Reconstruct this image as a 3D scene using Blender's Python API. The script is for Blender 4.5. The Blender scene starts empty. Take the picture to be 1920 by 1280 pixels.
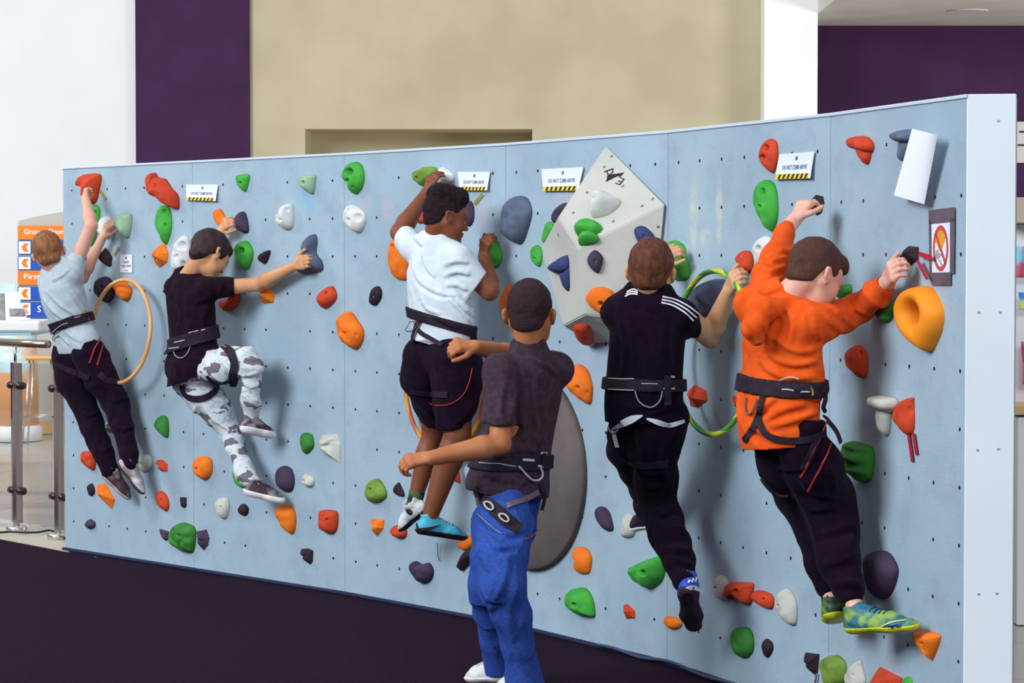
import bpy, math, random
import numpy as np
from mathutils import Vector, Matrix, noise as mnoise

random.seed(7); np.random.seed(7)
sc = bpy.context.scene
COL = sc.collection
V = lambda *a: np.array(a, dtype=float)

# ------------------------------------------------------------------ camera
FPX, CAMZ, PITCH = 4530.0, 1.60, math.atan(152/4530.0)
cam_d = bpy.data.cameras.new('camera'); cam = bpy.data.objects.new('camera', cam_d); COL.objects.link(cam)
cam_d.sensor_width = 36.0; cam_d.lens = FPX/1920*36.0; cam_d.clip_end = 200
cam.location = (0, 0, CAMZ); cam.rotation_euler = (math.pi/2-PITCH, 0, 0)
sc.camera = cam
# ------------------------------------------------------------------ world, lights, exposure
w = bpy.data.worlds.new('world'); sc.world = w; w.use_nodes = True
_n = w.node_tree.nodes; _l = w.node_tree.links
_tc = _n.new('ShaderNodeTexCoord'); _sp = _n.new('ShaderNodeSeparateXYZ'); _l.new(_tc.outputs['Generated'], _sp.inputs[0])
_rp = _n.new('ShaderNodeValToRGB'); _rp.color_ramp.elements[0].position = 0.0; _rp.color_ramp.elements[0].color = (.20, .14, .18, 1)
_rp.color_ramp.elements[1].position = 1.0; _rp.color_ramp.elements[1].color = (1.35, 1.28, 1.32, 1)
_l.new(_sp.outputs[2], _rp.inputs[0]); _l.new(_rp.outputs[0], _n['Background'].inputs[0]); _n['Background'].inputs[1].default_value = 0.62
sc.view_settings.view_transform = 'Standard'; sc.view_settings.look = 'None'
sc.view_settings.exposure = 0.0; sc.view_settings.gamma = 1.0; sc.view_settings.use_curve_mapping = False
def area(name, loc, target, size, power, color, sy=None):
    d = bpy.data.lights.new(name, 'AREA'); d.shape = 'RECTANGLE'; d.size = size; d.size_y = sy or size
    d.energy = power; d.color = color
    o = bpy.data.objects.new(name, d); COL.objects.link(o); o.location = loc
    o.rotation_euler = (Vector(target)-Vector(loc)).to_track_quat('-Z', 'Y').to_euler(); return o
# assumed cool key light from the upper left, source unseen
area('assumed_key_light', (-8.5, 3.2, 6.6), (0.2, 10.6, 1.0), 5.5, 1500, (0.84, 0.93, 1.0), 4.0)
# assumed second light from behind the camera, no real source known
area('assumed_front_light', (3.5, -3.0, 6.0), (1.0, 10.5, 1.2), 6.0, 520, (0.86, 0.94, 1.0), 3.0)
# area lamp added to light the back wall from the left
area('left_rear_fill', (-9.0, 14.0, 6.0), (-3.0, 26.0, 2.5), 3.0, 700, (0.92, 0.97, 1.0), 2.6)

# added fill lamp, brightens the grey ceiling and purple wall at the right
area('right_rear_fill', (10.5, 17.5, 1.6), (5.2, 24.5, 4.0), 3.0, 520, (0.97, 0.97, 1.0), 2.2)

# ------------------------------------------------------------------ pixel <-> place helpers
cR = V(1, 0, 0); cF = V(0, math.cos(PITCH), -math.sin(PITCH)); cU = V(0, math.sin(PITCH), math.cos(PITCH)); CAM = V(0, 0, CAMZ)
def ray(px, py):
    return cR*((px-960)/FPX) + cU*((640-py)/FPX) + cF
def P3(px, py, Y):
    r = ray(px, py); return CAM + r*(Y/r[1])
def proj(p):
    q = np.asarray(p, float)-CAM; D = q@cF
    return np.stack([960+FPX*(q@cR)/D, 640-FPX*(q@cU)/D], -1)
def hitplane(px, py, o, n):
    r = ray(px, py); return CAM + r*(np.dot(o-CAM, n)/np.dot(r, n))
def floor_at(px, py, z=0.0):
    return hitplane(px, py, V(0, 0, z), V(0, 0, 1))
WH = 2.10
SEAM = []
for px, yb in ((120, 1031), (362, 1069.5), (646, 1114.5), (948, 1171), (1252, 1244.6), (1556, 1344.5), (1810, 1452)):
    Y = floor_at(960, yb)[1]; SEAM.append((P3(px, 640, Y)[0], Y))
PAN = []
for i in range(6):
    a, b = np.array(SEAM[i]), np.array(SEAM[i+1]); L = np.linalg.norm(b-a); t = (b-a)/L
    PAN.append((V(a[0], a[1], 0), V(t[0], t[1], 0), V(t[1], -t[0], 0), L))
def wall(px, py, d=0.0):
    """point d metres in front of the climbing wall seen at a pixel, and its panel"""
    best = None
    for i, (o, t, n, L) in enumerate(PAN):
        p = hitplane(px, py, o+n*d, n); u = np.dot(p-o, t)
        e = max(0, -u, u-L)
        if best is None or e < best[0]-1e-9: best = (e, p, i)
    return best[1], best[2]
W = lambda px, py, d=0.0: wall(px, py, d)[0]
def wdist(p):
    return min(np.dot(np.asarray(p)-o, n) for (o, t, n, L) in PAN if -0.35 < np.dot(np.asarray(p)-o, t) < L+0.35) if any(-0.35 < np.dot(np.asarray(p)-o, t) < L+0.35 for (o, t, n, L) in PAN) else 9
def nrm(v):
    v = np.asarray(v, float); return v/max(1e-9, np.linalg.norm(v))

# ------------------------------------------------------------------ object helpers
def tag(o, label=None, cat=None, group=None, kind=None):
    if label: o['label'] = label
    if cat: o['category'] = cat
    if group: o['group'] = group
    if kind: o['kind'] = kind
    return o
def empty(name, loc=(0, 0, 0)):
    o = bpy.data.objects.new(name, None); COL.objects.link(o); o.location = Vector([float(x) for x in loc]); return o
def mkobj(name, verts, faces, mat, parent=None, smooth=True, origin=None, uv=None):
    """verts in world space; the object's origin is put at `origin` (or its own middle, or the parent's base)"""
    verts = np.asarray(verts, float)
    if parent is not None:
        pw = np.array(parent_world(parent)); org = pw
    else:
        org = np.array(origin) if origin is not None else verts.mean(0)
    me = bpy.data.meshes.new(name)
    if isinstance(faces, np.ndarray) and faces.ndim == 2:
        k = faces.shape[1]; nf = len(faces)
        me.vertices.add(len(verts)); me.vertices.foreach_set('co', (verts-org).astype(np.float32).ravel())
        me.loops.add(nf*k); me.loops.foreach_set('vertex_index', faces.astype(np.int32).ravel())
        me.polygons.add(nf); me.polygons.foreach_set('loop_start', np.arange(0, nf*k, k, dtype=np.int32))
        me.update(calc_edges=True)
    else:
        me.from_pydata((verts-org).tolist(), [], [list(map(int, f)) for f in faces]); me.update()
    if smooth: me.polygons.foreach_set('use_smooth', np.ones(len(me.polygons), dtype=bool))
    for m in (mat if isinstance(mat, (list, tuple)) else [mat]):
        me.materials.append(m)
    if uv is not None:
        l = me.uv_layers.new(name='uv'); vi = np.empty(len(me.loops), dtype=np.int32); me.loops.foreach_get('vertex_index', vi)
        l.data.foreach_set('uv', np.asarray(uv, np.float32)[vi].ravel())
    o = bpy.data.objects.new(name, me); COL.objects.link(o)
    if parent is not None: o.parent = parent
    else: o.location = Vector(org)
    return o
def parent_world(o):
    l = Vector((0, 0, 0))
    while o is not None: l = l+o.location; o = o.parent
    return tuple(l)
class MB:
    def __init__(s): s.v = []; s.f = []
    def add(s, v, f):
        b = len(s.v); s.v += [tuple(map(float, x)) for x in v]; s.f += [tuple(b+i for i in q) for q in f]; return s
    def box(s, c, ax, ay, az, bev=0.0):
        c, ax, ay, az = map(np.asarray, (c, ax, ay, az))
        if bev <= 0:
            vs = [c+sx*ax+sy*ay+sz*az for sz in (-1, 1) for sy in (-1, 1) for sx in (-1, 1)]
            return s.add(vs, [(0, 2, 3, 1), (4, 5, 7, 6), (0, 1, 5, 4), (2, 6, 7, 3), (0, 4, 6, 2), (1, 3, 7, 5)])
        lx, ly, lz = [np.linalg.norm(a) for a in (ax, ay, az)]; b = min(bev, lx*.9, ly*.9, lz*.9)
        ux, uy, uz = ax/lx, ay/ly, az/lz; vs = []
        idx = {}
        for sx in (-1, 1):
            for sy in (-1, 1):
                for sz in (-1, 1):
                    for k in range(3):
                        q = [lx-b, ly-b, lz-b]; q[k] += b
                        idx[(sx, sy, sz, k)] = len(vs); vs.append(c+ux*sx*q[0]+uy*sy*q[1]+uz*sz*q[2])
        fs = []
        for sx in (-1, 1):
            fs.append([idx[(sx, a, b2, 0)] for a, b2 in ((-1, -1), (1, -1), (1, 1), (-1, 1))][::sx])
            fs.append([idx[(a, sx, b2, 1)] for a, b2 in ((-1, -1), (-1, 1), (1, 1), (1, -1))][::sx])
            fs.append([idx[(a, b2, sx, 2)] for a, b2 in ((-1, -1), (1, -1), (1, 1), (-1, 1))][::sx])
        for a in (-1, 1):
            for b2 in (-1, 1):
                fs.append([idx[(-1, a, b2, 1)], idx[(1, a, b2, 1)], idx[(1, a, b2, 2)], idx[(-1, a, b2, 2)]][::-a*b2])
                fs.append([idx[(a, -1, b2, 0)], idx[(a, 1, b2, 0)], idx[(a, 1, b2, 2)], idx[(a, -1, b2, 2)]][::a*b2])
                fs.append([idx[(a, b2, -1, 0)], idx[(a, b2, 1, 0)], idx[(a, b2, 1, 1)], idx[(a, b2, -1, 1)]][::-a*b2])
                for c2 in (-1, 1):
                    fs.append([idx[(a, b2, c2, 0)], idx[(a, b2, c2, 1)], idx[(a, b2, c2, 2)]][::a*b2*c2])
        return s.add(vs, fs)
    def tube(s, pts, r, n=10, closed=False, cap=True):
        pts = [np.asarray(p, float) for p in pts]; m = len(pts)
        rs = r if hasattr(r, '__len__') else [r]*m
        nv = None; vs = []
        for i in range(m):
            if closed: tg = nrm(pts[(i+1) % m]-pts[i-1])
            else: tg = nrm(pts[min(i+1, m-1)]-pts[max(i-1, 0)])
            if nv is None:
                nv = np.cross(tg, V(0, 0, 1));
                if np.linalg.norm(nv) < .1: nv = np.cross(tg, V(1, 0, 0))
            nv = nrm(nv-tg*np.dot(nv, tg)); bv = np.cross(tg, nv)
            for k in range(n):
                a = 2*math.pi*k/n; vs.append(pts[i]+(nv*math.cos(a)+bv*math.sin(a))*rs[i])
        fs = []
        for i in range(m if closed else m-1):
            j = (i+1) % m
            for k in range(n):
                k2 = (k+1) % n; fs.append((i*n+k, i*n+k2, j*n+k2, j*n+k))
        if cap and not closed: fs.append(tuple(range(n))[::-1]); fs.append(tuple((m-1)*n+k for k in range(n)))
        return s.add(vs, fs)
    def lathe(s, c, prof, axis=(0, 0, 1), n=40, sx=1.0):
        ax = nrm(axis); u = np.cross(ax, V(0, 1, 0)) if abs(ax[1]) < .9 else np.cross(ax, V(1, 0, 0)); u = nrm(u); v = np.cross(ax, u)
        c = np.asarray(c, float); vs = []; m = len(prof)
        for (r, h) in prof:
            for k in range(n):
                a = 2*math.pi*k/n; vs.append(c+ax*h+(u*math.cos(a)+v*math.sin(a))*r)
        fs = [(i*n+k, i*n+(k+1) % n, (i+1)*n+(k+1) % n, (i+1)*n+k) for i in range(m-1) for k in range(n)]
        fs += [tuple(range(n))[::-1], tuple((m-1)*n+k for k in range(n))]
        return s.add(vs, fs)
    def build(s, name, mat, parent=None, smooth=False, origin=None):
        return mkobj(name, s.v, s.f, mat, parent, smooth, origin)

# ------------------------------------------------------------------ materials
def lin(c):
    if isinstance(c, str): c = tuple(int(c[i:i+2], 16)/255 for i in (0, 2, 4))
    return tuple((x/12.92 if x <= .04045 else ((x+.055)/1.055)**2.4) for x in c)+(1,)
MATS = {}
def mat(name, col, rough=.8, col2=None, nscale=30, bump=0.0, bscale=200, metal=0.0, spec=.3, detail=4, sss=0.0, coords='Object', thr=(.35, .65), stretch=None, sheen=0.0, clear=0.0):
    if name in MATS: return MATS[name]
    m = bpy.data.materials.new(name); m.use_nodes = True; nt = m.node_tree; N = nt.nodes; Lk = nt.links
    b = N['Principled BSDF']; b.inputs['Base Color'].default_value = lin(col); b.inputs['Roughness'].default_value = rough
    b.inputs['Metallic'].default_value = metal; b.inputs['Specular IOR Level'].default_value = spec
    if sheen: b.inputs['Sheen Weight'].default_value = sheen
    if clear: b.inputs['Coat Weight'].default_value = clear
    if sss:
        b.inputs['Subsurface Weight'].default_value = sss; b.inputs['Subsurface Radius'].default_value = (1, .35, .2); b.inputs['Subsurface Scale'].default_value = .008
    tc = N.new('ShaderNodeTexCoord'); mp = N.new('ShaderNodeMapping'); Lk.new(tc.outputs[coords], mp.inputs[0])
    if stretch: mp.inputs['Scale'].default_value = stretch
    if col2 is not None:
        nz = N.new('ShaderNodeTexNoise'); nz.inputs['Scale'].default_value = nscale; nz.inputs['Detail'].default_value = detail
        Lk.new(mp.outputs[0], nz.inputs[0]); rp = N.new('ShaderNodeValToRGB'); Lk.new(nz.outputs[0], rp.inputs[0])
        rp.color_ramp.elements[0].position = thr[0]; rp.color_ramp.elements[1].position = thr[1]
        rp.color_ramp.elements[0].color = lin(col); rp.color_ramp.elements[1].color = lin(col2)
        Lk.new(rp.outputs[0], b.inputs['Base Color'])
    if bump:
        n2 = N.new('ShaderNodeTexNoise'); n2.inputs['Scale'].default_value = bscale; n2.inputs['Detail'].default_value = 3
        Lk.new(mp.outputs[0], n2.inputs[0]); bp = N.new('ShaderNodeBump'); bp.inputs['Strength'].default_value = bump; bp.inputs['Distance'].default_value = .004
        Lk.new(n2.outputs[0], bp.inputs['Height']); Lk.new(bp.outputs[0], b.inputs['Normal'])
    MATS[name] = m; return m
def flat(name, col, rough=.7, **k): return mat(name, col, rough, **k)
# ================================================================== the building
TW = nrm  # alias
m_white = mat('plaster_white', 'e6e8e8', .9, 'e9ebeb', 2, bump=.1, bscale=60)
m_purple = mat('plaster_purple', '401f46', .8, '3a1a40', 3, bump=.1, bscale=60)
m_beige = mat('plaster_beige', 'c9bf9f', .9, 'bdb394', 1.2, bump=.12, bscale=80)
m_pillar = mat('pillar_white', 'fbfcfc', .8)
m_ceil = mat('ceiling_grey', 'ded9d0', .95, 'd5d0c6', 2, bump=.1)
YB = 25.0
def Xat(px, Y): return (px-960)/FPX*Y
def slab(name, x0, x1, y0, y1, z0, z1, m, kind='structure'):
    o = MB().box(((x0+x1)/2, (y0+y1)/2, (z0+z1)/2), ((x1-x0)/2, 0, 0), (0, (y1-y0)/2, 0), (0, 0, (z1-z0)/2)).build(name, m)
    return tag(o, kind=kind)
XL, XP0, XP1, XR0, XR1 = -13.0, Xat(258, YB), Xat(470, YB), Xat(1425, YB), Xat(1523, YB)
slab('wall_left', XL, XP0, YB, YB+.3, 0, 6.5, m_white)
slab('trim_1', XP0, XP1, YB-.06, YB+.3, 0, 6.5, m_purple)
# beige wall with a deep opening above the climbing wall
rx0, rx1 = Xat(573, YB), Xat(998, YB); rz = P3(800, 242, YB)[2]
mb = MB()
def bx(mb, x0, x1, y0, y1, z0, z1): return mb.box(((x0+x1)/2, (y0+y1)/2, (z0+z1)/2), ((x1-x0)/2, 0, 0), (0, (y1-y0)/2, 0), (0, 0, (z1-z0)/2))
bx(mb, XP1, rx0, YB, YB+.3, 0, 6.5); bx(mb, rx1, XR0, YB, YB+.3, 0, 6.5); bx(mb, rx0, rx1, YB, YB+.3, rz, 6.5)
bx(mb, rx0-.1, rx1+.1, YB+.8, YB+1.1, 0, 6.5)
bx(mb, rx0-.3, rx0, YB+.3, YB+.8, 0, 6.5); bx(mb, rx1, rx1+.3, YB+.3, YB+.8, 0, 6.5); bx(mb, rx0, rx1, YB+.3, YB+.8, rz, rz+.3)
tag(mb.build('wall_back', m_beige), kind='structure')
slab('trim_2', XR0, XR1, YB-.35, YB+.3, 0, 6.5, m_pillar)
zc = P3(1700, 48, YB+.9)[2]
slab('wall_right', XR1, 14, YB+.9, YB+1.2, 0, zc, m_purple)
slab('ceiling', XR1, 14, YB-4.0, YB+1.2, zc, zc+.25, m_ceil)
# recessed ceiling light
lp = hitplane(1815, 20, V(0, 0, zc), V(0, 0, 1))
dl = empty('ceiling_light', lp); tag(dl, 'round recessed ceiling light in the grey ceiling at upper right', 'ceiling light')
mb = MB(); mb.lathe(lp-V(0, 0, .012), [(.11, .011), (.2, .011), (.2, 0), (.11, 0)]).build('rim', mat('rim_white', 'd8d8d4', .5), dl, smooth=False)
MB().lathe(lp-V(0, 0, .006), [(.11, 0), (.11, .004)]).build('lens', mat('lens_glass', 'c0c0b4', .3), dl)

# tiled hall floor, darker band in it
m_tile = bpy.data.materials.new('floor_tile'); m_tile.use_nodes = True
nt = m_tile.node_tree; N = nt.nodes; Lk = nt.links; b = N['Principled BSDF']; b.inputs['Roughness'].default_value = .22
tc = N.new('ShaderNodeTexCoord'); mp = N.new('ShaderNodeMapping'); mp.inputs['Rotation'].default_value = (0, 0, .12); Lk.new(tc.outputs['Object'], mp.inputs[0])
br = N.new('ShaderNodeTexBrick'); br.offset = 0; br.inputs['Scale'].default_value = 1.0; br.inputs['Brick Width'].default_value = .9; br.inputs['Row Height'].default_value = .9
br.inputs['Color1'].default_value = lin('b3ada1'); br.inputs['Color2'].default_value = lin('aaa69c'); br.inputs['Mortar'].default_value = lin('8f8f8b'); br.inputs['Mortar Size'].default_value = .006
Lk.new(mp.outputs[0], br.inputs[0])
sp = N.new('ShaderNodeSeparateXYZ'); Lk.new(mp.outputs[0], sp.inputs[0])
def mth(op, a, bb=None, cc=None):
    n = N.new('ShaderNodeMath'); n.operation = op
    for i, x in enumerate((a, bb, cc)):
        if x is None: continue
        if isinstance(x, (int, float)): n.inputs[i].default_value = x
        else: Lk.new(x, n.inputs[i])
    return n.outputs[0]
ybm = mth('COMPARE', sp.outputs[1], -1.35, .14)
mx = N.new('ShaderNodeMixRGB'); mx.inputs[2].default_value = lin('858a86'); Lk.new(ybm, mx.inputs[0]); Lk.new(br.outputs[0], mx.inputs[1]); Lk.new(mx.outputs[0], b.inputs['Base Color'])
fl = MB().box((0, 12, -.06), (14, 0, 0), (0, 20, 0), (0, 0, .05)).build('floor', m_tile, origin=(-3.0, 18.0, 0)); tag(fl, kind='structure')
# dark mat covering the floor in front of the climbing wall
m_mat = bpy.data.materials.new('carpet_dark'); m_mat.use_nodes = True
nt = m_mat.node_tree; N = nt.nodes; Lk = nt.links; b = N['Principled BSDF']; b.inputs['Roughness'].default_value = .95; b.inputs['Specular IOR Level'].default_value = .1
tc = N.new('ShaderNodeTexCoord'); nz = N.new('ShaderNodeTexNoise'); nz.inputs['Scale'].default_value = 140; nz.inputs['Detail'].default_value = 5; Lk.new(tc.outputs['Object'], nz.inputs[0])
rp = N.new('ShaderNodeValToRGB'); rp.color_ramp.elements[0].position = .3; rp.color_ramp.elements[0].color = lin('140512'); rp.color_ramp.elements[1].position = .75; rp.color_ramp.elements[1].color = lin('2c1129'); Lk.new(nz.outputs[0], rp.inputs[0])
vo = N.new('ShaderNodeTexVoronoi'); vo.inputs['Scale'].default_value = 1.7; Lk.new(tc.outputs['Object'], vo.inputs[0])
lt = N.new('ShaderNodeMath'); lt.operation = 'LESS_THAN'; lt.inputs[1].default_value = .013; Lk.new(vo.outputs['Distance'], lt.inputs[0])
mx = N.new('ShaderNodeMixRGB'); mx.inputs[2].default_value = lin('a88f9a'); Lk.new(lt.outputs[0], mx.inputs[0]); Lk.new(rp.outputs[0], mx.inputs[1]); Lk.new(mx.outputs[0], b.inputs['Base Color'])
bp = N.new('ShaderNodeBump'); bp.inputs['Strength'].default_value = .6; bp.inputs['Distance'].default_value = .006; Lk.new(nz.outputs[0], bp.inputs['Height']); Lk.new(bp.outputs[0], b.inputs['Normal'])
e0, e1 = floor_at(-60, 999), floor_at(122, 1034)
edge = nrm(e1-e0)
pts = [e0-edge*6, e1] + [V(x, y, 0) for x, y in SEAM[1:]] + [V(9, SEAM[-1][1]-1, 0), V(9, -2, 0), V(-12, -2, 0)]
top = [(p[0], p[1], .0) for p in pts]; bot = [(p[0], p[1], -.009) for p in pts]; k = len(pts)
# keep the mat slightly in front of the panels' feet
cp = mkobj('carpet', top+bot, [tuple(range(k))[::-1], tuple(range(k, 2*k))]+[(i, (i+1) % k, k+(i+1) % k, k+i) for i in range(k)], m_mat, None, False); tag(cp, kind='structure')
# pale edging strip in front of the balustrade
q0, q1 = floor_at(-60, 984), floor_at(122, 1022)
mbs = MB(); s0, s1 = e0-edge*6, e1; n_ = nrm(np.cross(edge, V(0, 0, 1))); n_ = n_ if n_[1] > 0 else -n_
mbs.box((s0+s1)/2+n_*.2+V(0, 0, -.003), (s1-s0)/2, n_*.195, V(0, 0, .006)).build('trim_3', mat('threshold_stone', 'b9b4a2', .5)); tag(bpy.data.objects['trim_3'], kind='structure')

# ================================================================== the climbing wall
m_ply = bpy.data.materials.new('painted_plywood'); m_ply.use_nodes = True
nt = m_ply.node_tree; N = nt.nodes; Lk = nt.links; b = N['Principled BSDF']; b.inputs['Roughness'].default_value = .62; b.inputs['Specular IOR Level'].default_value = .25
uvn = N.new('ShaderNodeUVMap'); uvn.uv_map = 'uv'; sp = N.new('ShaderNodeSeparateXYZ'); Lk.new(uvn.outputs[0], sp.inputs[0])
gu = mth('SUBTRACT', mth('FRACT', mth('DIVIDE', sp.outputs[0], .1742)), .5); gz = mth('SUBTRACT', mth('FRACT', mth('DIVIDE', mth('ADD', sp.outputs[1], .1053), .1815)), .5)
d2 = mth('ADD', mth('MULTIPLY', gu, gu), mth('MULTIPLY', gz, gz)); hole = mth('LESS_THAN', d2, .0014)
# some holes are plugged: one random value per grid cell
cu = mth('FLOOR', mth('DIVIDE', sp.outputs[0], .1742)); cz = mth('FLOOR', mth('DIVIDE', mth('ADD', sp.outputs[1], .1053), .1815))
cb = N.new('ShaderNodeCombineXYZ'); Lk.new(cu, cb.inputs[0]); Lk.new(cz, cb.inputs[1]); wn = N.new('ShaderNodeTexWhiteNoise'); Lk.new(cb.outputs[0], wn.inputs[0])
hole = mth('MULTIPLY', hole, mth('GREATER_THAN', wn.outputs[0], .16))
def noise_(scale, det=4, rough=.6):
    n = N.new('ShaderNodeTexNoise'); n.inputs['Scale'].default_value = scale; n.inputs['Detail'].default_value = det; n.inputs['Roughness'].default_value = rough; Lk.new(uvn.outputs[0], n.inputs[0]); return n.outputs[0]
def ramp(x, a, b_, ca, cb_):
    r = N.new('ShaderNodeValToRGB'); r.color_ramp.elements[0].position = a; r.color_ramp.elements[1].position = b_; r.color_ramp.elements[0].color = ca; r.color_ramp.elements[1].color = cb_; Lk.new(x, r.inputs[0]); return r.outputs[0]
base = ramp(noise_(1.4, 5), .3, .7, lin('9ab0be'), lin('adc3d0'))
def mixc(f, a, c):
    m = N.new('ShaderNodeMixRGB'); Lk.new(f, m.inputs[0]); Lk.new(a, m.inputs[1]); m.inputs[2].default_value = c; return m.outputs[0]
sm = ramp(noise_(4.0, 7, .72), .5, .8, (0, 0, 0, 1), (.65, .65, .65, 1)); base = mixc(sm, base, lin('8790a6'))
fine = ramp(noise_(160, 3), .3, .75, (0, 0, 0, 1), (.42, .42, .42, 1)); base = mixc(fine, base, lin('7f909f'))
def blob(u, z, ru, rz_, colr, amt):
    global base
    a = mth('DIVIDE', mth('SUBTRACT', sp.outputs[0], u), ru); c = mth('DIVIDE', mth('SUBTRACT', sp.outputs[1], z), rz_)
    d = mth('ADD', mth('MULTIPLY', a, a), mth('MULTIPLY', c, c)); f = mth('MAXIMUM', mth('MULTIPLY', mth('SUBTRACT', 1.0, d), amt), 0.0)
    f = mth('MULTIPLY', f, ramp(noise_(14, 3), .35, .6, (.2, .2, .2, 1), (1, 1, 1, 1))); base = mixc(f, base, lin(colr))
def uvpx(px, py):
    p, i = wall(px, py); return i*1.2194+np.dot(p-PAN[i][0], PAN[i][1]), p[2]
for (px, py, ru, rz_, colr, amt) in ((572, 372, .09, .10, '6fb4dc', .55), (725, 392, .07, .06, 'd6a6b8', .35), (900, 400, .08, .09, 'dcaabb', .3), (690, 380, .04, .05, 'd6a6b8', .3), (1060, 372, .14, .05, 'd9b8b0', .3),
                                     (1300, 400, .04, .16, 'e6e0b0', .5), (1348, 395, .03, .16, 'e6e0b0', .5), (1322, 445, .06, .04, 'e6e0b0', .5), (1465, 640, .1, .4, '8ba2c0', .2)):
    u_, z_ = uvpx(px, py); blob(u_, z_, ru, rz_, colr, amt)
Lk.new(mixc(hole, base, lin('14121c')), b.inputs['Base Color'])
bp = N.new('ShaderNodeBump'); bp.inputs['Strength'].default_value = .25; bp.inputs['Distance'].default_value = .003; Lk.new(noise_(90, 3), bp.inputs['Height']); Lk.new(bp.outputs[0], b.inputs['Normal'])
m_plyend = mat('painted_end_board', 'e4ebef', .5, 'dbe5ec', 2.5)
m_edge = mat('timber_cap', 'c6d3df', .6)
m_seam = mat('seam_dark', '8a9fb2', .9)
croot = empty('climbing_wall', (SEAM[3][0], SEAM[3][1], 0)); tag(croot, 'long pale blue plywood climbing wall of curved panels drilled with bolt holes', 'climbing wall')
TH = .13
for i, (o, t, n, L) in enumerate(PAN):
    g = .0011
    a, c = o+t*g, o+t*(L-g); ub = i*1.2194
    vs = []; uvs = []
    for dn, zz in ((0, 0), (0, WH), (-.018, 0), (-.018, WH)):
        for q, uu in ((a, 0), (c, L)):
            vs.append(q+n*dn+V(0, 0, zz)); uvs.append((ub+uu*(1.2194/L if i < 5 else 1), zz))
    fs = [(0, 1, 3, 2), (5, 4, 6, 7), (2, 3, 7, 6), (1, 0, 4, 5), (0, 2, 6, 4), (3, 1, 5, 7)]
    mkobj('panel', vs, fs, m_ply, croot, False, uv=uvs)
for i, (o, t, n, L) in enumerate(PAN):          # timber frame behind, and the capping rail
    c = o+t*L/2
    MB().box(c-n*.07+V(0, 0, WH/2-.01), t*L/2, n*.05, V(0, 0, WH/2-.012)).build('frame', m_seam, croot)
    MB().box(c-n*.058+V(0, 0, WH+.006), t*(L/2+.004), n*.064, V(0, 0, .006), .002).build('capping_rail', m_edge, croot)
# return board closing the near end
pe = V(SEAM[6][0], SEAM[6][1], 0); hx = P3(1903, 640, SEAM[6][1]-.02)[0]
ev = V(hx-pe[0], -.02, 0); en = nrm(np.cross(ev, V(0, 0, 1))); en = en if en[1] < 0 else -en
mb = MB(); mb.box(pe+ev/2-en*.009+V(0, 0, WH/2+.004), ev/2, en*.012, V(0, 0, WH/2+.008), .003); eb = mb.build('end_board', m_plyend, croot)
for (px, py) in ((1835, 585), (1875, 585), (1833, 843), (1872, 841), (1835, 1113), (1869, 1112), (1872, 226)):
    c = hitplane(px, py, pe+en*.003, en); MB().lathe(c, [(.0045, 0), (.0045, .0012), (.002, .0018)], en, 12).build('screw', mat('screw_grey', 'a9b6c2', .4, metal=.4), eb)
MB().box(pe+ev*1.07+V(0, .35, WH/2), V(.006, .02, 0), V(0, .3, 0), V(0, 0, WH/2)).build('side_board', m_seam, croot)
# thin dark strip and loose cable along the foot of the wall
def on_foot(px, d, z):
    o = None
    for i in range(6):
        pass
    return None
foot = []
for i, (o, t, n, L) in enumerate(PAN):
    for k in range(8): foot.append(o+t*L*k/8+n*.012)
mb = MB(); mb.tube([p+V(0, 0, .008) for p in foot], .011, 6); st = mb.build('edging_strip', mat('strip_navy', '1d2140', .7), croot, True)
cab = []
for i in range(0, 46):
    px = 1120+i*9
    yb = np.interp(px, [948, 1252, 1556, 1810], [1171, 1244.6, 1344.5, 1452]); p = floor_at(px, yb)
    pn = W(px, yb-6, .03); cab.append(V(pn[0], pn[1], .018+.006*math.sin(i*.5))-V(0, .025*max(0, math.sin(i*.28)), 0))
tag(MB().tube(cab, .007, 8).build('cable', mat('cable_blue', '3c4262', .5), None, True), 'blue grey cable lying along the foot of the climbing wall', 'cable')
cab = [floor_at(px, py)+V(0, 0, .008) for px, py in ((-10, 1005), (20, 1003), (50, 1005), (72, 1004), (92, 1000), (105, 1003), (118, 1010), (123, 1018))]
for c in cab: c[2] = .02
cs = []
for i in range(len(cab)-1):
    for k in range(4): cs.append(cab[i]+(cab[i+1]-cab[i])*k/4)
tag(MB().tube(cs, .006, 8).build('cable', mat('cable_black', '1c1018', .5), None, True), 'thin black cable on the floor at the feet of the glass balustrade', 'cable')
# ================================================================== holds
HC = {'red': ('b8351c', 'd24a26'), 'orange': ('e2661a', 'f5801f'), 'green': ('2f8f35', '4fb544'), 'palegreen': ('7fa487', 'a4c0a0'), 'dark': ('38293f', '4a3a52'),
      'black': ('24141f', '33222e'), 'grey': ('4d5468', '646f84'), 'white': ('c9cac6', 'e4e5e2'), 'navy': ('2c3560', '3d4a7a'), 'olive': ('56702e', '86a845'), 'oldwhite': ('b5b3a6', 'd4d3c8'), 'darkgreen': ('2c6b2c', '418c38'), 'clear': ('7d9ab4', 'cfdbe4')}
def hmat(c):
    a, b_ = HC[c]; return mat('resin_'+c, a, .72, b_, 9, bump=.5, bscale=260, spec=.25, thr=(.3, .7))
m_bolt = mat('bolt_steel', 'b9b4ae', .35, metal=.6); m_socket = mat('bolt_socket', '1a1218', .8)
def ppx(s): return np.array([[float(c) for c in q.split(',')] for q in s.split()])
def smooth_closed(pts, m):
    k = len(pts); out = []
    for j in range(m):
        x = j*k/m; i = int(x); f = x-i
        p0, p1, p2, p3 = (pts[(i+d) % k] for d in (-1, 0, 1, 2))
        out.append(.5*((2*p1)+(-p0+p2)*f+(2*p0-5*p1+4*p2-p3)*f*f+(-p0+3*p1-3*p2+p3)*f**3))
    return np.array(out)
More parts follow.
